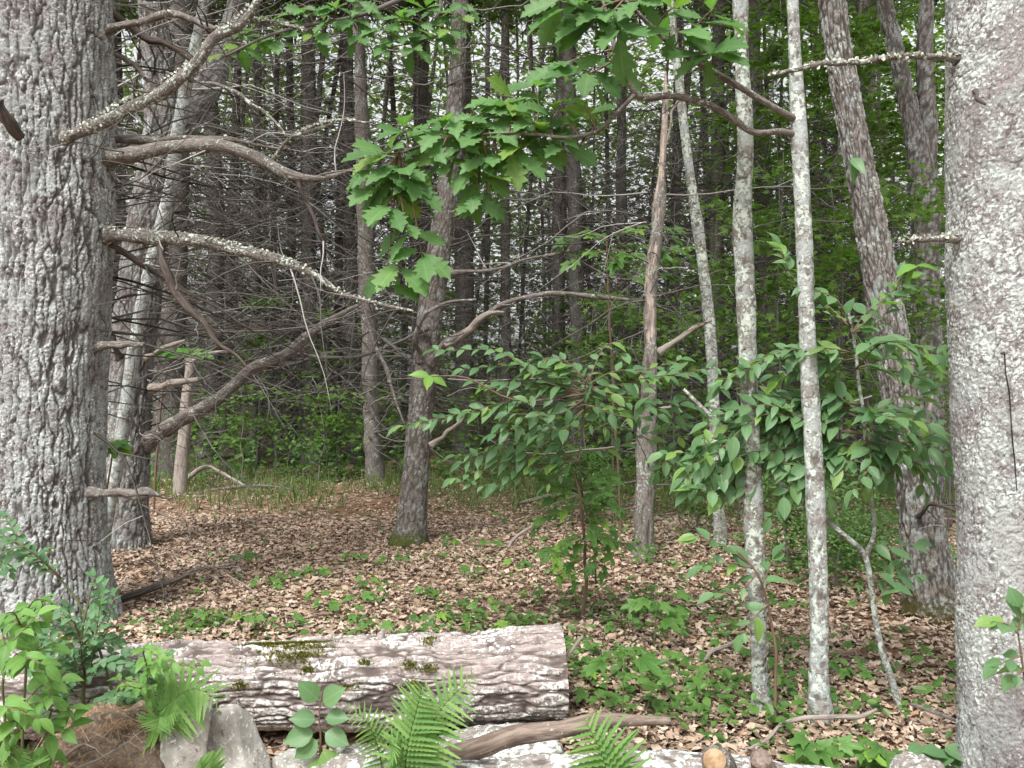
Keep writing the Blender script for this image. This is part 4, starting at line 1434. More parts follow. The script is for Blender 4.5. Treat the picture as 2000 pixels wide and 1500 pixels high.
t = stem_thing('cherry_sapling', 'crooked banded sapling with glossy pointed leaves left of the pale right pine', 'sapling',
               [[(1788, 1478, 4.15, 19), (1770, 1400, 4.15, 15), (1742, 1330, 4.15, 14), (1722, 1260, 4.15, 13), (1712, 1200, 4.15, 12), (1700, 1130, 4.15, 12), (1688, 1085, 4.15, 11), (1640, 1040, 4.15, 10), (1575, 985, 4.15, 10), (1510, 930, 4.15, 11),
                 (1450, 872, 4.15, 10), (1400, 825, 4.15, 9), (1335, 760, 4.15, 6)],
                [(1690, 1090, 4.15, 12), (1706, 1040, 4.15, 9), (1698, 960, 4.1, 9), (1690, 860, 4.1, 8), (1680, 760, 4.1, 7), (1668, 660, 4.1, 6), (1655, 600, 4.1, 4)]], 'lichen')
A = [[(1692, 850), (1600, 835), (1500, 855), (1410, 900), (1335, 935)], [(1695, 880), (1620, 895), (1565, 930), (1545, 965)], [(1688, 830), (1760, 850), (1820, 880), (1868, 905)], [(1690, 850), (1715, 900), (1700, 945)],
     [(1685, 800), (1600, 790), (1500, 800), (1440, 850)], [(1690, 820), (1620, 800), (1560, 830), (1480, 880)], [(1690, 860), (1760, 890), (1800, 925)], [(1692, 870), (1640, 880), (1600, 940), (1600, 960)],
     [(1685, 810), (1730, 800), (1790, 790), (1800, 770)], [(1690, 870), (1560, 870), (1450, 920), (1420, 960)], [(1694, 890), (1740, 905), (1740, 935)], [(1600, 835), (1480, 830), (1390, 860), (1350, 900)], [(1560, 870), (1460, 900), (1380, 940), (1345, 960)], [(1690, 800), (1760, 820), (1840, 850)], [(1692, 870), (1780, 900), (1850, 925)], [(1500, 855), (1440, 850), (1380, 870)], [(1690, 790), (1560, 780), (1480, 790), (1450, 830)]]
sprays(t, 4.1, A, CHERRY, .122, .034, 2, jitter=20)
B = [[(1668, 690), (1600, 680), (1520, 705), (1460, 712), (1412, 742)], [(1668, 690), (1740, 672), (1790, 690), (1850, 705)], [(1662, 640), (1610, 600), (1570, 550), (1528, 492)], [(1664, 650), (1700, 620), (1735, 575), (1770, 545)],
     [(1670, 700), (1610, 710), (1560, 725), (1520, 745)], [(1672, 720), (1740, 700), (1800, 715), (1845, 700)]]
sprays(t, 4.05, B, CHERRY, .108, .034, 2, young=(.72, CHERRY_Y))
Cc = [[(1708, 1180), (1740, 1130), (1750, 1100), (1735, 1150)], [(1700, 1060), (1740, 1070), (1790, 1060)], [(1706, 1120), (1745, 1120), (1790, 1125)]]
sprays(t, 4.1, Cc, CHERRY, .11, .04, 0)
for px, py, d in ((1790, 520, 4.0), (1665, 310, 4.2), (1805, 800, 3.9)):
    for _ in range(4 if px == 1790 else 2):
        put_leaf(t, CHERRY_Y[0] if px == 1790 else CHERRY[1], P(px, py, d), np.array([rng.normal(0, 1), -.3, -.4 + rng.normal(0, .5)]), norm(np.array([0, -.6, .7]) + jit(.3)), .115)

t = stem_thing('cherry_sapling', 'broad leafy sapling spreading flat leaf sprays in front of the peeling trunk', 'sapling',
               [[(1165, 1140, 6.6, 5), (1160, 1060, 6.2, 5), (1140, 980, 5.7, 4), (1134, 900, 5.3, 4), (1142, 800, 5.2, 4), (1150, 730, 5.1, 3)]], 'mid')
A = [[(1142, 765), (1060, 722), (980, 715), (905, 722)], [(1142, 770), (1050, 770), (950, 795), (870, 815), (785, 832)], [(1142, 755), (1200, 725), (1260, 722), (1330, 702)], [(1150, 735), (1168, 780), (1182, 835)],
     [(1142, 740), (1100, 702), (1010, 712)], [(1140, 790), (1200, 800), (1250, 815), (1330, 790)], [(1142, 770), (1080, 760), (1000, 750), (930, 745)], [(1140, 780), (1060, 800), (980, 830)],
     [(1142, 760), (1220, 750), (1300, 745)], [(1145, 750), (1120, 720), (1060, 700)], [(1140, 800), (1100, 830), (1050, 850)], [(1250, 740), (1330, 730), (1400, 720), (1440, 735)], [(1250, 780), (1340, 790), (1410, 800)], [(1142, 790), (1060, 820), (960, 850)], [(1150, 760), (1200, 770), (1260, 790)]]
sprays(t, 5.15, A, CHERRY, .118, .046, 1, jitter=26)
B = [[(1134, 890), (1040, 890), (960, 912), (885, 936)], [(1134, 900), (1060, 905), (985, 945)], [(1134, 880), (1200, 875), (1250, 850), (1335, 832)], [(1134, 890), (1090, 930), (1060, 955)], [(1134, 870), (1060, 860), (1000, 870), (900, 905)],
     [(1250, 850), (1300, 880), (1320, 930)], [(1334, 832), (1310, 890), (1280, 925)]]
sprays(t, 5.3, B + [[(1134, 900), (1020, 915), (940, 950), (900, 940)], [(1134, 880), (1080, 905), (1010, 925), (960, 955)], [(1134, 860), (1060, 875), (980, 890), (890, 890)]], CHERRY, .116, .044, 0, jitter=16)
for i in range(3):
    put_leaf(t, CHERRY_Y[i % 2], P(838, 735, 5.1), np.array([-1 + i, -.2, .2 - .3 * i]), norm(np.array([0, -.7, .7]) + jit(.2)), .12)
gt = G()
tube(gt, PQ([(1142, 770, 5.15, 5), (1000, 780, 5.1, 4), (900, 735, 5.1, 3), (842, 735, 5.1, 2)]), 5, n=14)
gt.build('twig', MT['stem2'], t)

t = stem_thing('maple_sapling', 'waist-high maple sapling with drooping leaves below the broad leafy sapling', 'sapling',
               [[(1135, 1200, 5.7, 8), (1145, 1120, 5.6, 7), (1140, 1040, 5.5, 6), (1130, 960, 5.4, 5), (1120, 920, 5.4, 4)]], 'stem2')
sprays(t, 5.45, [[(1135, 1010), (1165, 1000), (1185, 960)], [(1140, 1060), (1165, 1075), (1150, 1110)], [(1130, 940), (1110, 960), (1075, 975)], [(1130, 950), (1090, 940), (1060, 925)], [(1135, 990), (1090, 1000), (1055, 1015)], [(1132, 960), (1170, 930), (1195, 925)], [(1140, 1040), (1100, 1060), (1070, 1085)], [(1140, 1030), (1180, 1020), (1195, 1035)],
                 [(1145, 1090), (1110, 1105), (1120, 1135)], [(1140, 1000), (1165, 980), (1190, 985)]], MAPLE, .108, .050, 1, jitter=20, start=.2)

t = stem_thing('leafy_sprout', 'sprout with dark glossy leaves against the left slender stem', 'sapling',
               [[(1515, 1240, 4.0, 6), (1500, 1180, 3.95, 5), (1470, 1110, 3.9, 4), (1440, 1075, 3.9, 3)]])
sprays(t, 3.9, [[(1470, 1110), (1420, 1100), (1370, 1110)], [(1480, 1120), (1450, 1150), (1395, 1160)], [(1500, 1180), (1470, 1210), (1450, 1240)], [(1470, 1105), (1400, 1060), (1360, 1050)], [(1490, 1140), (1510, 1090)]], CHERRY, .115, .05, 0)
t = stem_thing('leafy_sprout', 'glossy leaves poking in front of the pale pine at the right edge', 'sapling',
               [[(2030, 1520, 3.0, 8), (2010, 1400, 2.95, 6), (1995, 1290, 2.9, 5), (1985, 1215, 2.9, 3)]])
sprays(t, 2.9, [[(1990, 1240), (1970, 1220), (1945, 1215)], [(1995, 1280), (1970, 1290), (1950, 1300)], [(1990, 1230), (1995, 1200), (1990, 1185)], [(2000, 1310), (1985, 1320)]], BROAD, .09, .028, 0)
t = stem_thing('maple_sprig', 'few broad maple leaves in front of the broken grey snag', 'sapling', [[(300, 1000, 10.4, 5), (310, 850, 10.3, 5), (330, 720, 10.2, 4), (350, 685, 10.2, 3)]])
for i in range(6):
    put_leaf(t, MAPLE[i % 4], P(352 + 14 * (i - 2.5), 680 + 4 * (i % 3), 10.1), np.array([(i - 2.5) * .5, -.5, -.25]), norm(np.array([0, -.35, .9]) + jit(.15)), .24)
t = stem_thing('maple_sprig', 'pale sprig of maple leaves low between the two big pines at left', 'sapling', [[(205, 1080, 6.6, 5), (210, 950, 6.5, 4), (222, 872, 6.5, 3)]])
for i in range(8):
    put_leaf(t, MAPLE[i % 4], P(212 + 12 * (i % 4 - 1.2), 862 + 12 * (i // 4), 6.4), np.array([(i % 4 - 1.5) * .5, -.5, -.25]), norm(np.array([0, -.4, .9]) + jit(.2)), .15)
t = stem_thing('maple_sapling', 'dark-leaved maple sapling left of the peeling trunk', 'sapling', [[(1215, 990, 8.6, 5), (1200, 800, 8.4, 5), (1190, 600, 8.2, 4), (1185, 460, 8.1, 3)]])
sprays(t, 8.1, [[(1190, 470), (1140, 460), (1100, 470)], [(1190, 490), (1140, 500), (1110, 515)], [(1190, 460), (1250, 440), (1320, 445)], [(1190, 480), (1260, 480), (1330, 490)], [(1190, 500), (1250, 520), (1320, 540)]], MAPLE, .17, .10, 1, jitter=14)


# maple seedlings on the litter, each with its own leaves
def seedling(px, py, label, group, size=.085, n=5, h=.16, spread=.09, meshes=MAPLE):
    d = (H + .02) * F / (py - CY)
    x = P(px, py, d)[0]
    z0 = float(gz(x, d))
    t = thing('maple_seedling', label, 'seedling', (x, d, z0), group)
    g = G()
    tube(g, [(x, d, z0 - .01, .003), (x + rng.normal(0, .02), d, z0 + h, .002)], 4, n=6)
    g.build('stem', MT['stem'], t)
    for k in range(n):
        a = k * 2.4 + rng.uniform(0, 1)
        p = np.array([x + math.cos(a) * spread * rng.uniform(.3, 1), d + math.sin(a) * spread * rng.uniform(.3, 1), z0 + h * rng.uniform(.6, 1.05)])
        put_leaf(t, meshes[int(rng.integers(len(meshes)))], p, (math.cos(a), math.sin(a), -.25), norm(np.array([0, -.45, .9]) + jit(.2)), size * rng.uniform(.7, 1.15))
    return t


SG = [('maple seedling in the green patch right of the log end', 'maple seedlings right of the log end', [(1150, 1330), (1200, 1300), (1240, 1350), (1290, 1310), (1330, 1370), (1180, 1390), (1260, 1400), (1130, 1290), (1350, 1320), (1310, 1260), (1220, 1250), (1385, 1385), (1150, 1370), (1400, 1340)]),
      ('maple seedling in the leaf litter behind the log', 'maple seedlings behind the log', [(640, 1225), (680, 1240), (930, 1240), (950, 1215), (560, 1260), (480, 1265), (740, 1270), (850, 1235), (1010, 1255), (400, 1255), (620, 1205), (700, 1200)]),
      ('maple seedling in the clearing around the lone middle tree', 'maple seedlings in the clearing', [(850, 1110), (770, 1110), (930, 1140), (720, 1160), (560, 1150), (620, 1140), (880, 1080), (1010, 1130), (470, 1110), (520, 1170), (960, 1090), (690, 1100), (830, 1180), (1040, 1190)]),
      ('maple seedling in the litter among the right-hand stems', 'maple seedlings among the right-hand stems', [(1690, 1290), (1530, 1260), (1410, 1230), (1660, 1330), (1540, 1330), (1830, 1330), (1430, 1290), (1790, 1300), (1680, 1210), (1560, 1200), (1850, 1380), (1640, 1400)])]
for lab, grp, spots in SG:
    order = sorted(spots)
    for px, py in spots:
        k_ = order.index((px, py))
        lab2 = ('leftmost ' if k_ == 0 else 'rightmost ' if k_ == len(order) - 1 else ORD[k_] + ' from left ') + lab
        seedling(px, py, lab2, grp, .075 if py > 1200 else .085, int(rng.integers(4, 7)), .12 if py > 1200 else .10)
for px, py, lab in ((1215, 1420, 'largest-leaved maple sprout beside the right fern'), (1300, 1270, 'tall light green maple seedling above the green patch'), (1275, 1285, 'tall maple seedling with wide dark leaves beside the light green one')):
    seedling(px, py, lab, None, .13, 6, .34, .13)

# ------------------------------------------------------------------ the log
lg = thing('fallen_log', 'thick fallen log with pale furrowed bark and a sawn right end', 'log', (*P(560, 1335, 4.2)[:2], float(gz(P(560, 0, 4.2)[0], 4.2))))


def disp_log(r, R):
    w = np.stack([fbm(r / np.array([.10, .10, .16]) + k * 5.1, 60 + k, 3) - .5 for k in range(3)], 1)
    p = r / np.array([.046, .046, .50]) + w * np.array([1.25, 1.25, .8])
    f1, f2, cid = worley(p, 71)
    plate = sst(0, .20, f2 - f1)
    fine = fbm(r / np.array([.012, .012, .028]), 77, 4)
    lump = fbm(r / np.array([.16, .16, .35]), 79, 3) - .5
    d = -.013 * (1 - plate) + .009 * (cid - .5) * plate + (fine - .5) * .020 + lump * .055
    return d, np.clip(plate * (.62 + .8 * (fine - .25)), 0, 1)


Q = np.array([(*P(-260, 1362, 4.02), .20), (*P(100, 1348, 4.1), .205), (*P(400, 1340, 4.16), .205), (*P(700, 1334, 4.2), .212), (*P(930, 1324, 4.24), .222), (*P(1098, 1316, 4.27), .236)])
g = G()
tube(g, Q, 260, s=np.arange(0, 5, .0062), disp=disp_log, cap=False)
g.build('bark', MT['log'], lg)
g = G()
ax = norm(Q[-1][:3] - Q[-2][:3])
e = Q[-1][:3]
tube(g, [(*(e - ax * .05), .212), (*(e - ax * .004), .214)], 64, n=3)
g.build('sawn_end', MT['grain'], lg)
# moss cushions on the log
g = G()
for px, py, sx, n in [(560, 1266, 34, 1300), (590, 1276, 22, 700), (632, 1270, 12, 260), (610, 1312, 9, 120), (715, 1300, 8, 60), (485, 1335, 9, 80), (805, 1305, 8, 90), (838, 1310, 9, 100), (815, 1338, 9, 90), (690, 1338, 10, 80), (500, 1264, 12, 140), (835, 1270, 9, 70)]:
    x = P(px, 0, 4.1)[0] + rng.normal(0, sx / F * 4.1, n)
    i = np.interp(x, Q[:, 0], np.arange(len(Q)))
    cy_, cz, r_ = [np.interp(i, np.arange(len(Q)), Q[:, k]) for k in (1, 2, 3)]
    zt = (H - (py - CY) / F * 4.0) + rng.normal(0, sx * .45 / F * 4.1, n)
    s_ = np.clip((zt - cz) / r_, -.9, .985)
    ang = np.arcsin(s_)
    nr = np.stack([np.zeros(n), -np.cos(ang), np.sin(ang)], 1)
    pos = np.stack([x, cy_, cz], 1) + nr * (r_ * .985)[:, None]
    Z = norm(nr + rng.normal(0, .5, (n, 3)))
    X = norm(np.cross(Z, norm(rng.normal(0, 1, (n, 3)))))
    V, T = batch([(-.25, 0, 0), (.25, 0, 0), (0, .05, 1), (0, .3, 0), (0, -.3, 0)], [(0, 1, 2), (3, 4, 2)], pos, X, np.cross(Z, X), Z, rng.uniform(.008, .022, n))
    g.add(V, None, T)
g.build('moss', MT['moss'], lg, kind='stuff', smooth=False)
limb(lg, [(740, 1262, 4.2, 18), (745, 1240, 4.2, 14), (752, 1228, 4.2, 5)], 'log', 10, name='knot')


# ------------------------------------------------------------------ stones, low log and sticks at the bottom
def rock(name, label, cat, px, py, d, size, mat, seed, planes=16, rot=(0, 0, 0), depth=.02):
    r = np.random.default_rng(seed)
    g = G()
    n1, n2 = 40, 64
    th = np.linspace(0.02, math.pi - .02, n1)
    ph = np.linspace(0, 2 * math.pi, n2, endpoint=False)
    TH, PH = np.meshgrid(th, ph, indexing='ij')
    D = np.stack([np.sin(TH) * np.cos(PH), np.sin(TH) * np.sin(PH), np.cos(TH)], 2).reshape(-1, 3)
    S = np.array(size)
    Nn = norm(np.vstack([r.normal(0, 1, (planes, 3)), np.eye(3), -np.eye(3)]))
    off = np.concatenate([r.uniform(.78, 1.1, planes), np.full(6, .95)])
    q = D @ Nn.T
    rad = np.min(np.where(q > .05, off / np.maximum(q, .05), 9), axis=1)
    V = D * rad[:, None]
    V = V * S
    V += D * ((fbm(V / .07, seed, 4) - .5) * depth * 2.4)[:, None] + D * ((fbm(V / .022, seed + 5, 4) - .5) * depth * .9)[:, None]
    Rm = np.array(Matrix.Rotation(rot[2], 3, 'Z') @ Matrix.Rotation(rot[1], 3, 'Y') @ Matrix.Rotation(rot[0], 3, 'X'))
    V = V @ Rm.T + P(px, py, d)
    i = np.arange(n1 - 1)[:, None] * n2
    j = np.arange(n2)[None, :]
    k = (j + 1) % n2
    qd = np.stack([i + j, i + n2 + j, i + n2 + k, i + k], 2).reshape(-1, 4)
    b = len(V)
    V = np.vstack([V, V[:n2].mean(0)[None], V[-n2:].mean(0)[None]])
    jj = np.arange(n2)
    tr = np.vstack([np.stack([np.full(n2, b), jj, (jj + 1) % n2], 1), np.stack([np.full(n2, b + 1), (jj + 1) % n2 + (n1 - 1) * n2, jj + (n1 - 1) * n2], 1)])
    c = P(px, py, d)
    g.add(V - c, qd, tr)
    o = g.build(name, MT[mat])
    o.location = c
    return tag(o, label, cat)


rock('stone', 'pale upright stone left of the ridged leaning slab below the log', 'stone', 357, 1480, 3.40, (.092, .08, .235), 'stone', 5, 7, (.1, .10, .3), .010)
rock('stone', 'ridged grey slab leaning right, beside the dark gap under the log', 'stone', 472, 1500, 3.45, (.10, .09, .265), 'stone', 14, 7, (.15, -.34, -.5), .010)
rock('stone', 'small low stone at the foot of the leaning slab', 'stone', 575, 1515, 3.5, (.12, .10, .09), 'stone', 15, 14)
rock('stone', 'broad whitish stone under the big fern', 'stone', 690, 1520, 3.45, (.20, .14, .12), 'lichlog', 21, 14, (0, .05, .2))
rock('stone', 'white rounded stone at the bottom right', 'stone', 1800, 1520, 3.2, (.10, .09, .07), 'lichlog', 27, 14)
rock('stone', 'dark stone propping the log inside the gap', 'stone', 300, 1455, 4.05, (.22, .16, .14), 'stone', 31, 14)
rock('stone', 'grey stone wedged under the sawn end of the log', 'stone', 960, 1470, 3.95, (.34, .16, .10), 'lichlog', 35, 14)
rock('earth_mound', 'rounded brown mound covered with pine needles at lower left', 'mound', 205, 1478, 3.45, (.26, .22, .19), 'mound', 41, 26, (0, 0, .2), .055)

g = G()
n = 650
a, b_ = rng.uniform(0, 2 * math.pi, n), np.abs(rng.normal(0, .75, n))
nr = np.stack([np.cos(a) * np.sin(b_), np.sin(a) * np.sin(b_), np.cos(b_)], 1)
nr[:, 1] -= .3
nr = norm(nr)
pos = P(205, 1478, 3.45) + nr * np.array([.27, .23, .195])
X = norm(np.cross(nr, norm(rng.normal(0, 1, (n, 3)) + np.array([0, 0, .3]))))
V, T = batch([(-.5, .01, 0), (-.5, -.01, 0), (.5, 0, .12)], [(0, 1, 2)], pos, X, np.cross(nr, X), nr, rng.uniform(.05, .14, n))
g.add(V, None, T)
tag(g.build('mound_needles', MT['needle'], smooth=False), 'dry needles lying on the brown mound', None, None, 'stuff')

ll = thing('fallen_log', 'low white lichen-covered log along the bottom edge with broken stubs', 'log', (*P(1150, 1490, 3.4)[:2], float(gz(.3, 3.4))))
g = G()
Q = np.array([(*P(600, 1545, 3.35), .075), (*P(800, 1535, 3.35), .085), (*P(1050, 1530, 3.35), .095), (*P(1300, 1520, 3.35), .10), (*P(1500, 1528, 3.3), .085), (*P(1700, 1548, 3.25), .06)])
tube(g, Q, 100, n=330, disp=disp_simple(.011, .03, .06, 91, .04), wob=.03, seed=9)
g.build('bark', MT['lichlog'], ll)
limb(ll, [(1420, 1520, 3.42, 56), (1408, 1502, 3.25, 54), (1396, 1486, 3.06, 50)], 'limb', 18, 0, 0, .006, name='stub')
g = G()
q0, q1 = P(1396, 1486, 3.061), P(1395.3, 1485, 3.050)
tube(g, [(*q0, .041), (*q1, .039)], 28, n=2)
g.build('sawn_face', MT['grain'], ll)
limb(ll, [(1505, 1540, 3.3, 50), (1496, 1510, 3.25, 42), (1486, 1480, 3.2, 36)], 'stick', 16, 0, 0, .012, name='stub')


def stick(label, pts, mat='stick', nseg=9, twigs=0, tl=.25, cat='branch', depth=.006, name='fallen_branch', sx=.02):
    p = P(*pts[0][:3])
    t = thing(name, label, cat, (p[0], p[1], float(gz(p[0], p[1]))))
    limb(t, pts, mat, nseg, twigs, .01, depth, tl, name='wood', sx=sx, twig_r=.0035)
    return t


stick('thick crooked brown branch propped diagonally in front of the sawn log end', [(800, 1515, 3.35, 50), (870, 1482, 3.38, 46), (960, 1452, 3.42, 44), (1040, 1436, 3.48, 42), (1110, 1420, 3.5, 38), (1180, 1412, 3.55, 30), (1240, 1410, 3.6, 22), (1310, 1408, 3.6, 14)], 'stick', 26, 0, depth=.012, sx=.018)
stick('thin white stick poking up beside the sawn log end', [(1098, 1296, 4.2, 9), (1118, 1268, 4.2, 9), (1138, 1243, 4.2, 7)], 'wood', 7, name='stick', cat='stick')
stick('dark fallen branch with a fan of twigs right of the big left pine', [(232, 1172, 6.1, 12), (290, 1150, 6.1, 14), (350, 1128, 6.1, 11), (410, 1106, 6.2, 6), (440, 1110, 6.2, 3)], 'darkstick', 9, 12, .3)
stick('grey stick lying in the litter behind the log at left', [(280, 1190, 5.9, 12), (315, 1212, 5.7, 12), (345, 1232, 5.6, 10)], 'wood', 9, name='stick', cat='stick')
stick('broken dark branch lying flat behind the log', [(300, 1168, 6.1, 6), (350, 1188, 6.0, 16), (400, 1192, 6.0, 14), (440, 1196, 6.0, 15), (490, 1192, 6.0, 13)], 'darkstick', 9, 2)
stick('thin curved stick behind the log left of the seedlings', [(500, 1170, 6.2, 6), (530, 1182, 6.1, 7), (548, 1205, 6.0, 5)], 'darkstick', 6, name='stick', cat='stick')
stick('long bent pale twig across the litter at lower right', [(1440, 1478, 3.6, 9), (1500, 1440, 3.7, 9), (1535, 1408, 3.8, 9), (1620, 1402, 3.8, 8), (1680, 1398, 3.8, 8), (1712, 1385, 3.85, 6)], 'wood', 8, 1, .15, name='stick', cat='stick')
stick('straight pale twig running down to the right pine foot', [(1780, 1375, 3.9, 6), (1850, 1402, 3.75, 7), (1920, 1432, 3.6, 8), (2010, 1470, 3.3, 8)], 'limb', 7, 1, .2, name='stick', cat='stick')
stick('thin stick lying right of the lone middle tree', [(985, 1078, 7.9, 5), (1010, 1048, 8.0, 6), (1050, 1020, 8.1, 4)], 'wood', 6, name='stick', cat='stick')
stick('pale bent branch lying left of the sprout on the left slender stem', [(1376, 1290, 4.6, 8), (1390, 1272, 4.6, 10), (1420, 1262, 4.6, 9), (1450, 1240, 4.6, 6)], 'wood', 8, name='stick', cat='stick')
stick('pale stick in the gap under the log', [(520, 1462, 3.6, 4), (560, 1455, 3.65, 5), (595, 1447, 3.7, 4)], 'wood', 6, name='stick', cat='stick')
stick('short rotten twig lying on the needle mound', [(110, 1490, 3.2, 9), (160, 1455, 3.22, 8), (215, 1440, 3.24, 5)], 'stick', 7, 2, .12, name='stick', cat='stick')
stick('thin pale stick crossing the needle mound', [(150, 1500, 3.18, 5), (215, 1470, 3.2, 5), (290, 1420, 3.25, 3)], 'wood', 6, 1, .1, name='stick', cat='stick')
stick('pale brush pile branch lying behind the broken grey snag', [(365, 935, 12.6, 12), (400, 910, 12.6, 8), (450, 935, 12.5, 6), (500, 960, 12.4, 4)], 'wood', 6, 6, .7)
stick('tangled dead branch lying right of the broken grey snag', [(290, 985, 12.0, 6), (420, 955, 12.2, 7), (520, 950, 12.2, 5), (620, 965, 12.1, 3)], 'twigs', 6, 9, .8)
stick('dead branch lying at the back of the clearing right of the middle tree', [(1000, 985, 11.2, 6), (1090, 965, 11.4, 7), (1180, 970, 11.3, 4)], 'wood', 6, 6, .7)
stick('pale fallen branch behind the peeling trunk', [(1280, 1010, 9.6, 9), (1330, 1030, 9.5, 12), (1400, 1050, 9.2, 8)], 'wood', 7, 4, .5)


# ------------------------------------------------------------------ ferns
def fern(label, base, fronds, n=17, plen=.24, d0=None):
    p = P(*base)
    t = thing('fern', label, 'fern', p)
    for pts in fronds:
        Qp = np.array([P(*q) for q in pts])
        S, s = resample(Qp, n=40)
        L = s[-1]
        g = G()
        tube(g, np.c_[S, np.linspace(.0028, .0008, 40)], 5, n=20)
        f = g.build('frond', MT['stem'], t)
        T = norm(np.gradient(S, axis=0))
        view = norm(np.array([0, 0, H]) - Qp[len(Qp) // 2])
        nrm = norm(view + np.array([0, 0, .30]) + jit(.15))
        for i in range(n):
            u = .16 + .80 * i / (n - 1)
            q = np.array([np.interp(u * L, s, S[:, k]) for k in range(3)])
            tt = np.array([np.interp(u * L, s, T[:, k]) for k in range(3)])
            env = plen * L * (math.sin(math.pi * min(1, .30 + .62 * u)) ** .9) * (1 if u < .9 else .7) * 1.25
            side = norm(np.cross(nrm, tt))
            for sg in (1, -1):
                dr = side * sg * .92 + tt * (.30 + .35 * u) + np.array([0, 0, -.10]) + jit(.05)
                put_leaf(f, PINNA[i % 2], q, dr, nrm + side * sg * -.12 + jit(.10), env * rng.uniform(.82, 1.1), 'pinna', .74)
    return t


fern('tall bright fern in front of the log right of its middle', (795, 1530, 3.3), [[(800, 1530, 3.3), (830, 1450, 3.25), (865, 1380, 3.2), (930, 1318, 3.15)], [(790, 1530, 3.3), (800, 1440, 3.22), (818, 1370, 3.18), (825, 1335, 3.12)], [(800, 1530, 3.3), (770, 1470, 3.2), (762, 1440, 3.1)]], 17, .225)
fern('single curled fern frond left of the tall bright fern', (745, 1530, 3.35), [[(750, 1520, 3.35), (735, 1450, 3.3), (712, 1405, 3.25), (672, 1378, 3.2)]], 15, .17)
fern('broad bright fern at the bottom below the propped brown branch', (1190, 1545, 3.15), [[(1200, 1600, 3.14), (1190, 1530, 3.12), (1168, 1455, 3.1), (1140, 1402, 3.1)], [(1205, 1600, 3.2), (1215, 1530, 3.18), (1228, 1470, 3.2)]], 15, .38)
fern('light green fern arching over the pale upright stone', (300, 1450, 3.5), [[(290, 1425, 3.45), (330, 1375, 3.35), (380, 1345, 3.3), (432, 1372, 3.25)], [(290, 1430, 3.45), (325, 1400, 3.3), (345, 1385, 3.25)], [(300, 1425, 3.4), (310, 1405, 3.3), (305, 1430, 3.2)]], 16, .28)
fern('small fern at the lower left corner', (25, 1530, 3.0), [[(20, 1530, 3.0), (35, 1490, 2.98), (45, 1462, 2.95)], [(25, 1530, 3.0), (55, 1500, 2.95), (75, 1492, 2.9)]], 13, .36)
fern('little pale fern at the bottom between the two stones', (405, 1530, 3.2), [[(405, 1530, 3.2), (412, 1495, 3.15), (420, 1472, 3.1)], [(405, 1530, 3.2), (395, 1500, 3.15), (392, 1480, 3.1)]], 12, .34)

# ------------------------------------------------------------------ plants at lower left and bottom
t = stem_thing('leafy_shrub', 'light green shrub with pointed leaves at the lower left edge', 'shrub',
               [[(40, 1520, 3.1, 7), (45, 1400, 3.08, 6), (50, 1300, 3.05, 5), (40, 1200, 3.0, 4)], [(20, 1520, 3.1, 6), (10, 1380, 3.05, 5), (5, 1250, 3.0, 4), (-5, 1190, 3.0, 3)], [(70, 1520, 3.1, 5), (85, 1440, 3.05, 4), (100, 1380, 3.0, 3)]], 'stem')
sprays(t, 3.0, [[(45, 1300), (70, 1270), (100, 1265)], [(45, 1380), (80, 1340), (120, 1325)], [(40, 1220), (20, 1210), (-20, 1230)], [(5, 1250), (30, 1240), (60, 1225)], [(85, 1440), (110, 1400), (135, 1385)], [(10, 1380), (40, 1390), (75, 1410)],
                [(50, 1300), (20, 1290), (-10, 1300)], [(45, 1420), (20, 1440), (0, 1450)], [(85, 1450), (95, 1480), (70, 1490)], [(40, 1210), (65, 1195), (75, 1180)]], PALE, .088, .028, 1, jitter=14, fall=.15)
t = stem_thing('small_leaved_bush', 'bluish green small-leaved bush at the foot of the big left pine', 'shrub',
               [[(160, 1420, 3.9, 8), (165, 1330, 3.85, 7), (160, 1230, 3.8, 5), (180, 1140, 3.8, 3)], [(230, 1400, 3.85, 6), (205, 1300, 3.85, 6), (180, 1230, 3.85, 5), (120, 1130, 3.85, 4), (30, 1060, 3.85, 3)],
                [(160, 1420, 3.9, 5), (230, 1340, 3.8, 4), (300, 1310, 3.75, 3)]], 'stem')
sprays(t, 3.8, [[(165, 1250), (110, 1230), (60, 1230)], [(165, 1300), (120, 1330), (60, 1300)], [(200, 1380), (270, 1380), (330, 1400)], [(160, 1400), (90, 1400), (40, 1380)], [(160, 1300), (200, 1240), (225, 1160)], [(160, 1260), (130, 1210), (100, 1200)], [(170, 1330), (220, 1290), (260, 1300)], [(165, 1340), (130, 1300), (90, 1290)], [(160, 1380), (200, 1370), (150, 1400)], [(230, 1340), (280, 1320), (330, 1310)],
                [(230, 1350), (270, 1350), (310, 1340)], [(160, 1300), (190, 1270), (210, 1230)], [(165, 1230), (190, 1190), (205, 1145)], [(120, 1130), (60, 1090), (10, 1010)], [(70, 1090), (30, 1080), (0, 1120)], [(150, 1360), (110, 1350), (70, 1340)],
                [(180, 1380), (230, 1370), (260, 1390)], [(160, 1290), (110, 1260), (60, 1250)]], BUSH, .050, .019, 2, jitter=20, fall=.1, taper=False)
t = stem_thing('leafy_plant', 'pale green plant with toothed leaves rising in front of the mound', 'plant', [[(290, 1440, 3.5, 5), (285, 1370, 3.45, 4), (290, 1310, 3.4, 3)]], 'stem')
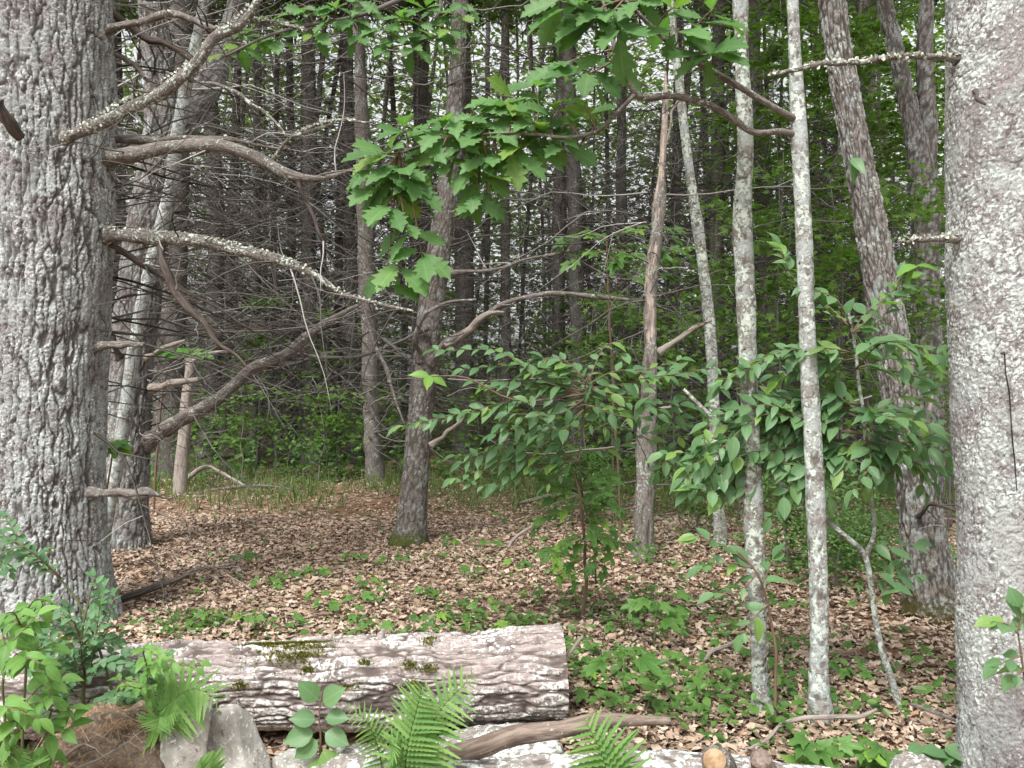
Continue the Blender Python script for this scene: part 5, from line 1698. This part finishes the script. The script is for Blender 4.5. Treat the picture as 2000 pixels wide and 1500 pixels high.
sprays(t, 3.4, [[(290, 1320), (330, 1305), (390, 1295)], [(288, 1340), (250, 1330), (235, 1340)], [(288, 1360), (310, 1370), (330, 1365)], [(286, 1390), (320, 1385), (340, 1390)], [(290, 1320), (300, 1290), (310, 1280)]], PALE, .062, .024, 1, jitter=10, fall=.1)
t = stem_thing('broad_leaved_seedling', 'broad-leaved seedling standing in front of the dark gap under the log', 'seedling', [[(625, 1520, 3.45, 5), (624, 1440, 3.42, 4), (628, 1350, 3.4, 3)]], 'stem2')
for px, py, dx, dz in ((615, 1360, -.5, .6), (640, 1365, .6, .5), (600, 1400, -1, .2), (655, 1395, 1, .1), (590, 1425, -1, -.2), (650, 1425, .9, -.3), (610, 1440, -.7, -.5), (640, 1460, .5, -.7), (625, 1475, -.2, -.8)):
    put_leaf(t, BROAD[int(rng.integers(2))], P(px * .4 + 626 * .6, py + 6, 3.4), (dx, -.3, dz), norm(np.array([0, -.8, .55]) + jit(.2)), .115 * rng.uniform(.8, 1.1))
for lab, spots in (('dark broad leaf plant at the bottom edge left of the banded stem', [(1570, 1440), (1600, 1465), (1640, 1450), (1560, 1490), (1620, 1490)]),
                   ('dark broad leaf plant at the foot of the banded stem', [(1720, 1470), (1750, 1480), (1700, 1490), (1690, 1460)]),
                   ('light round-leaved plant right of the banded stem foot', [(1800, 1470), (1840, 1480), (1850, 1460), (1810, 1490)])):
    x0, y0 = np.mean([s[0] for s in spots]), 1500
    p = P(x0, y0, 3.45)
    t = thing('leafy_plant', lab, 'plant', (p[0], p[1], float(gz(p[0], p[1]))))
    g = G()
    for px, py in spots:
        q = P(px, py, 3.4)
        tube(g, [(p[0], p[1], p[2] - .06, .003), (*(.5 * (p + q) + np.array([0, 0, .02])), .0025), (*q, .0015)], 4, n=6)
        for _ in range(2):
            put_leaf(t, (MAPLE if 'dark' in lab else BROAD)[int(rng.integers(2))], q + jit(.012), (rng.normal(0, 1), -.5, -.1), norm(np.array([0, -.5, .85]) + jit(.2)), .105 * rng.uniform(.8, 1.15))
    g.build('stem', MT['stem'], t)
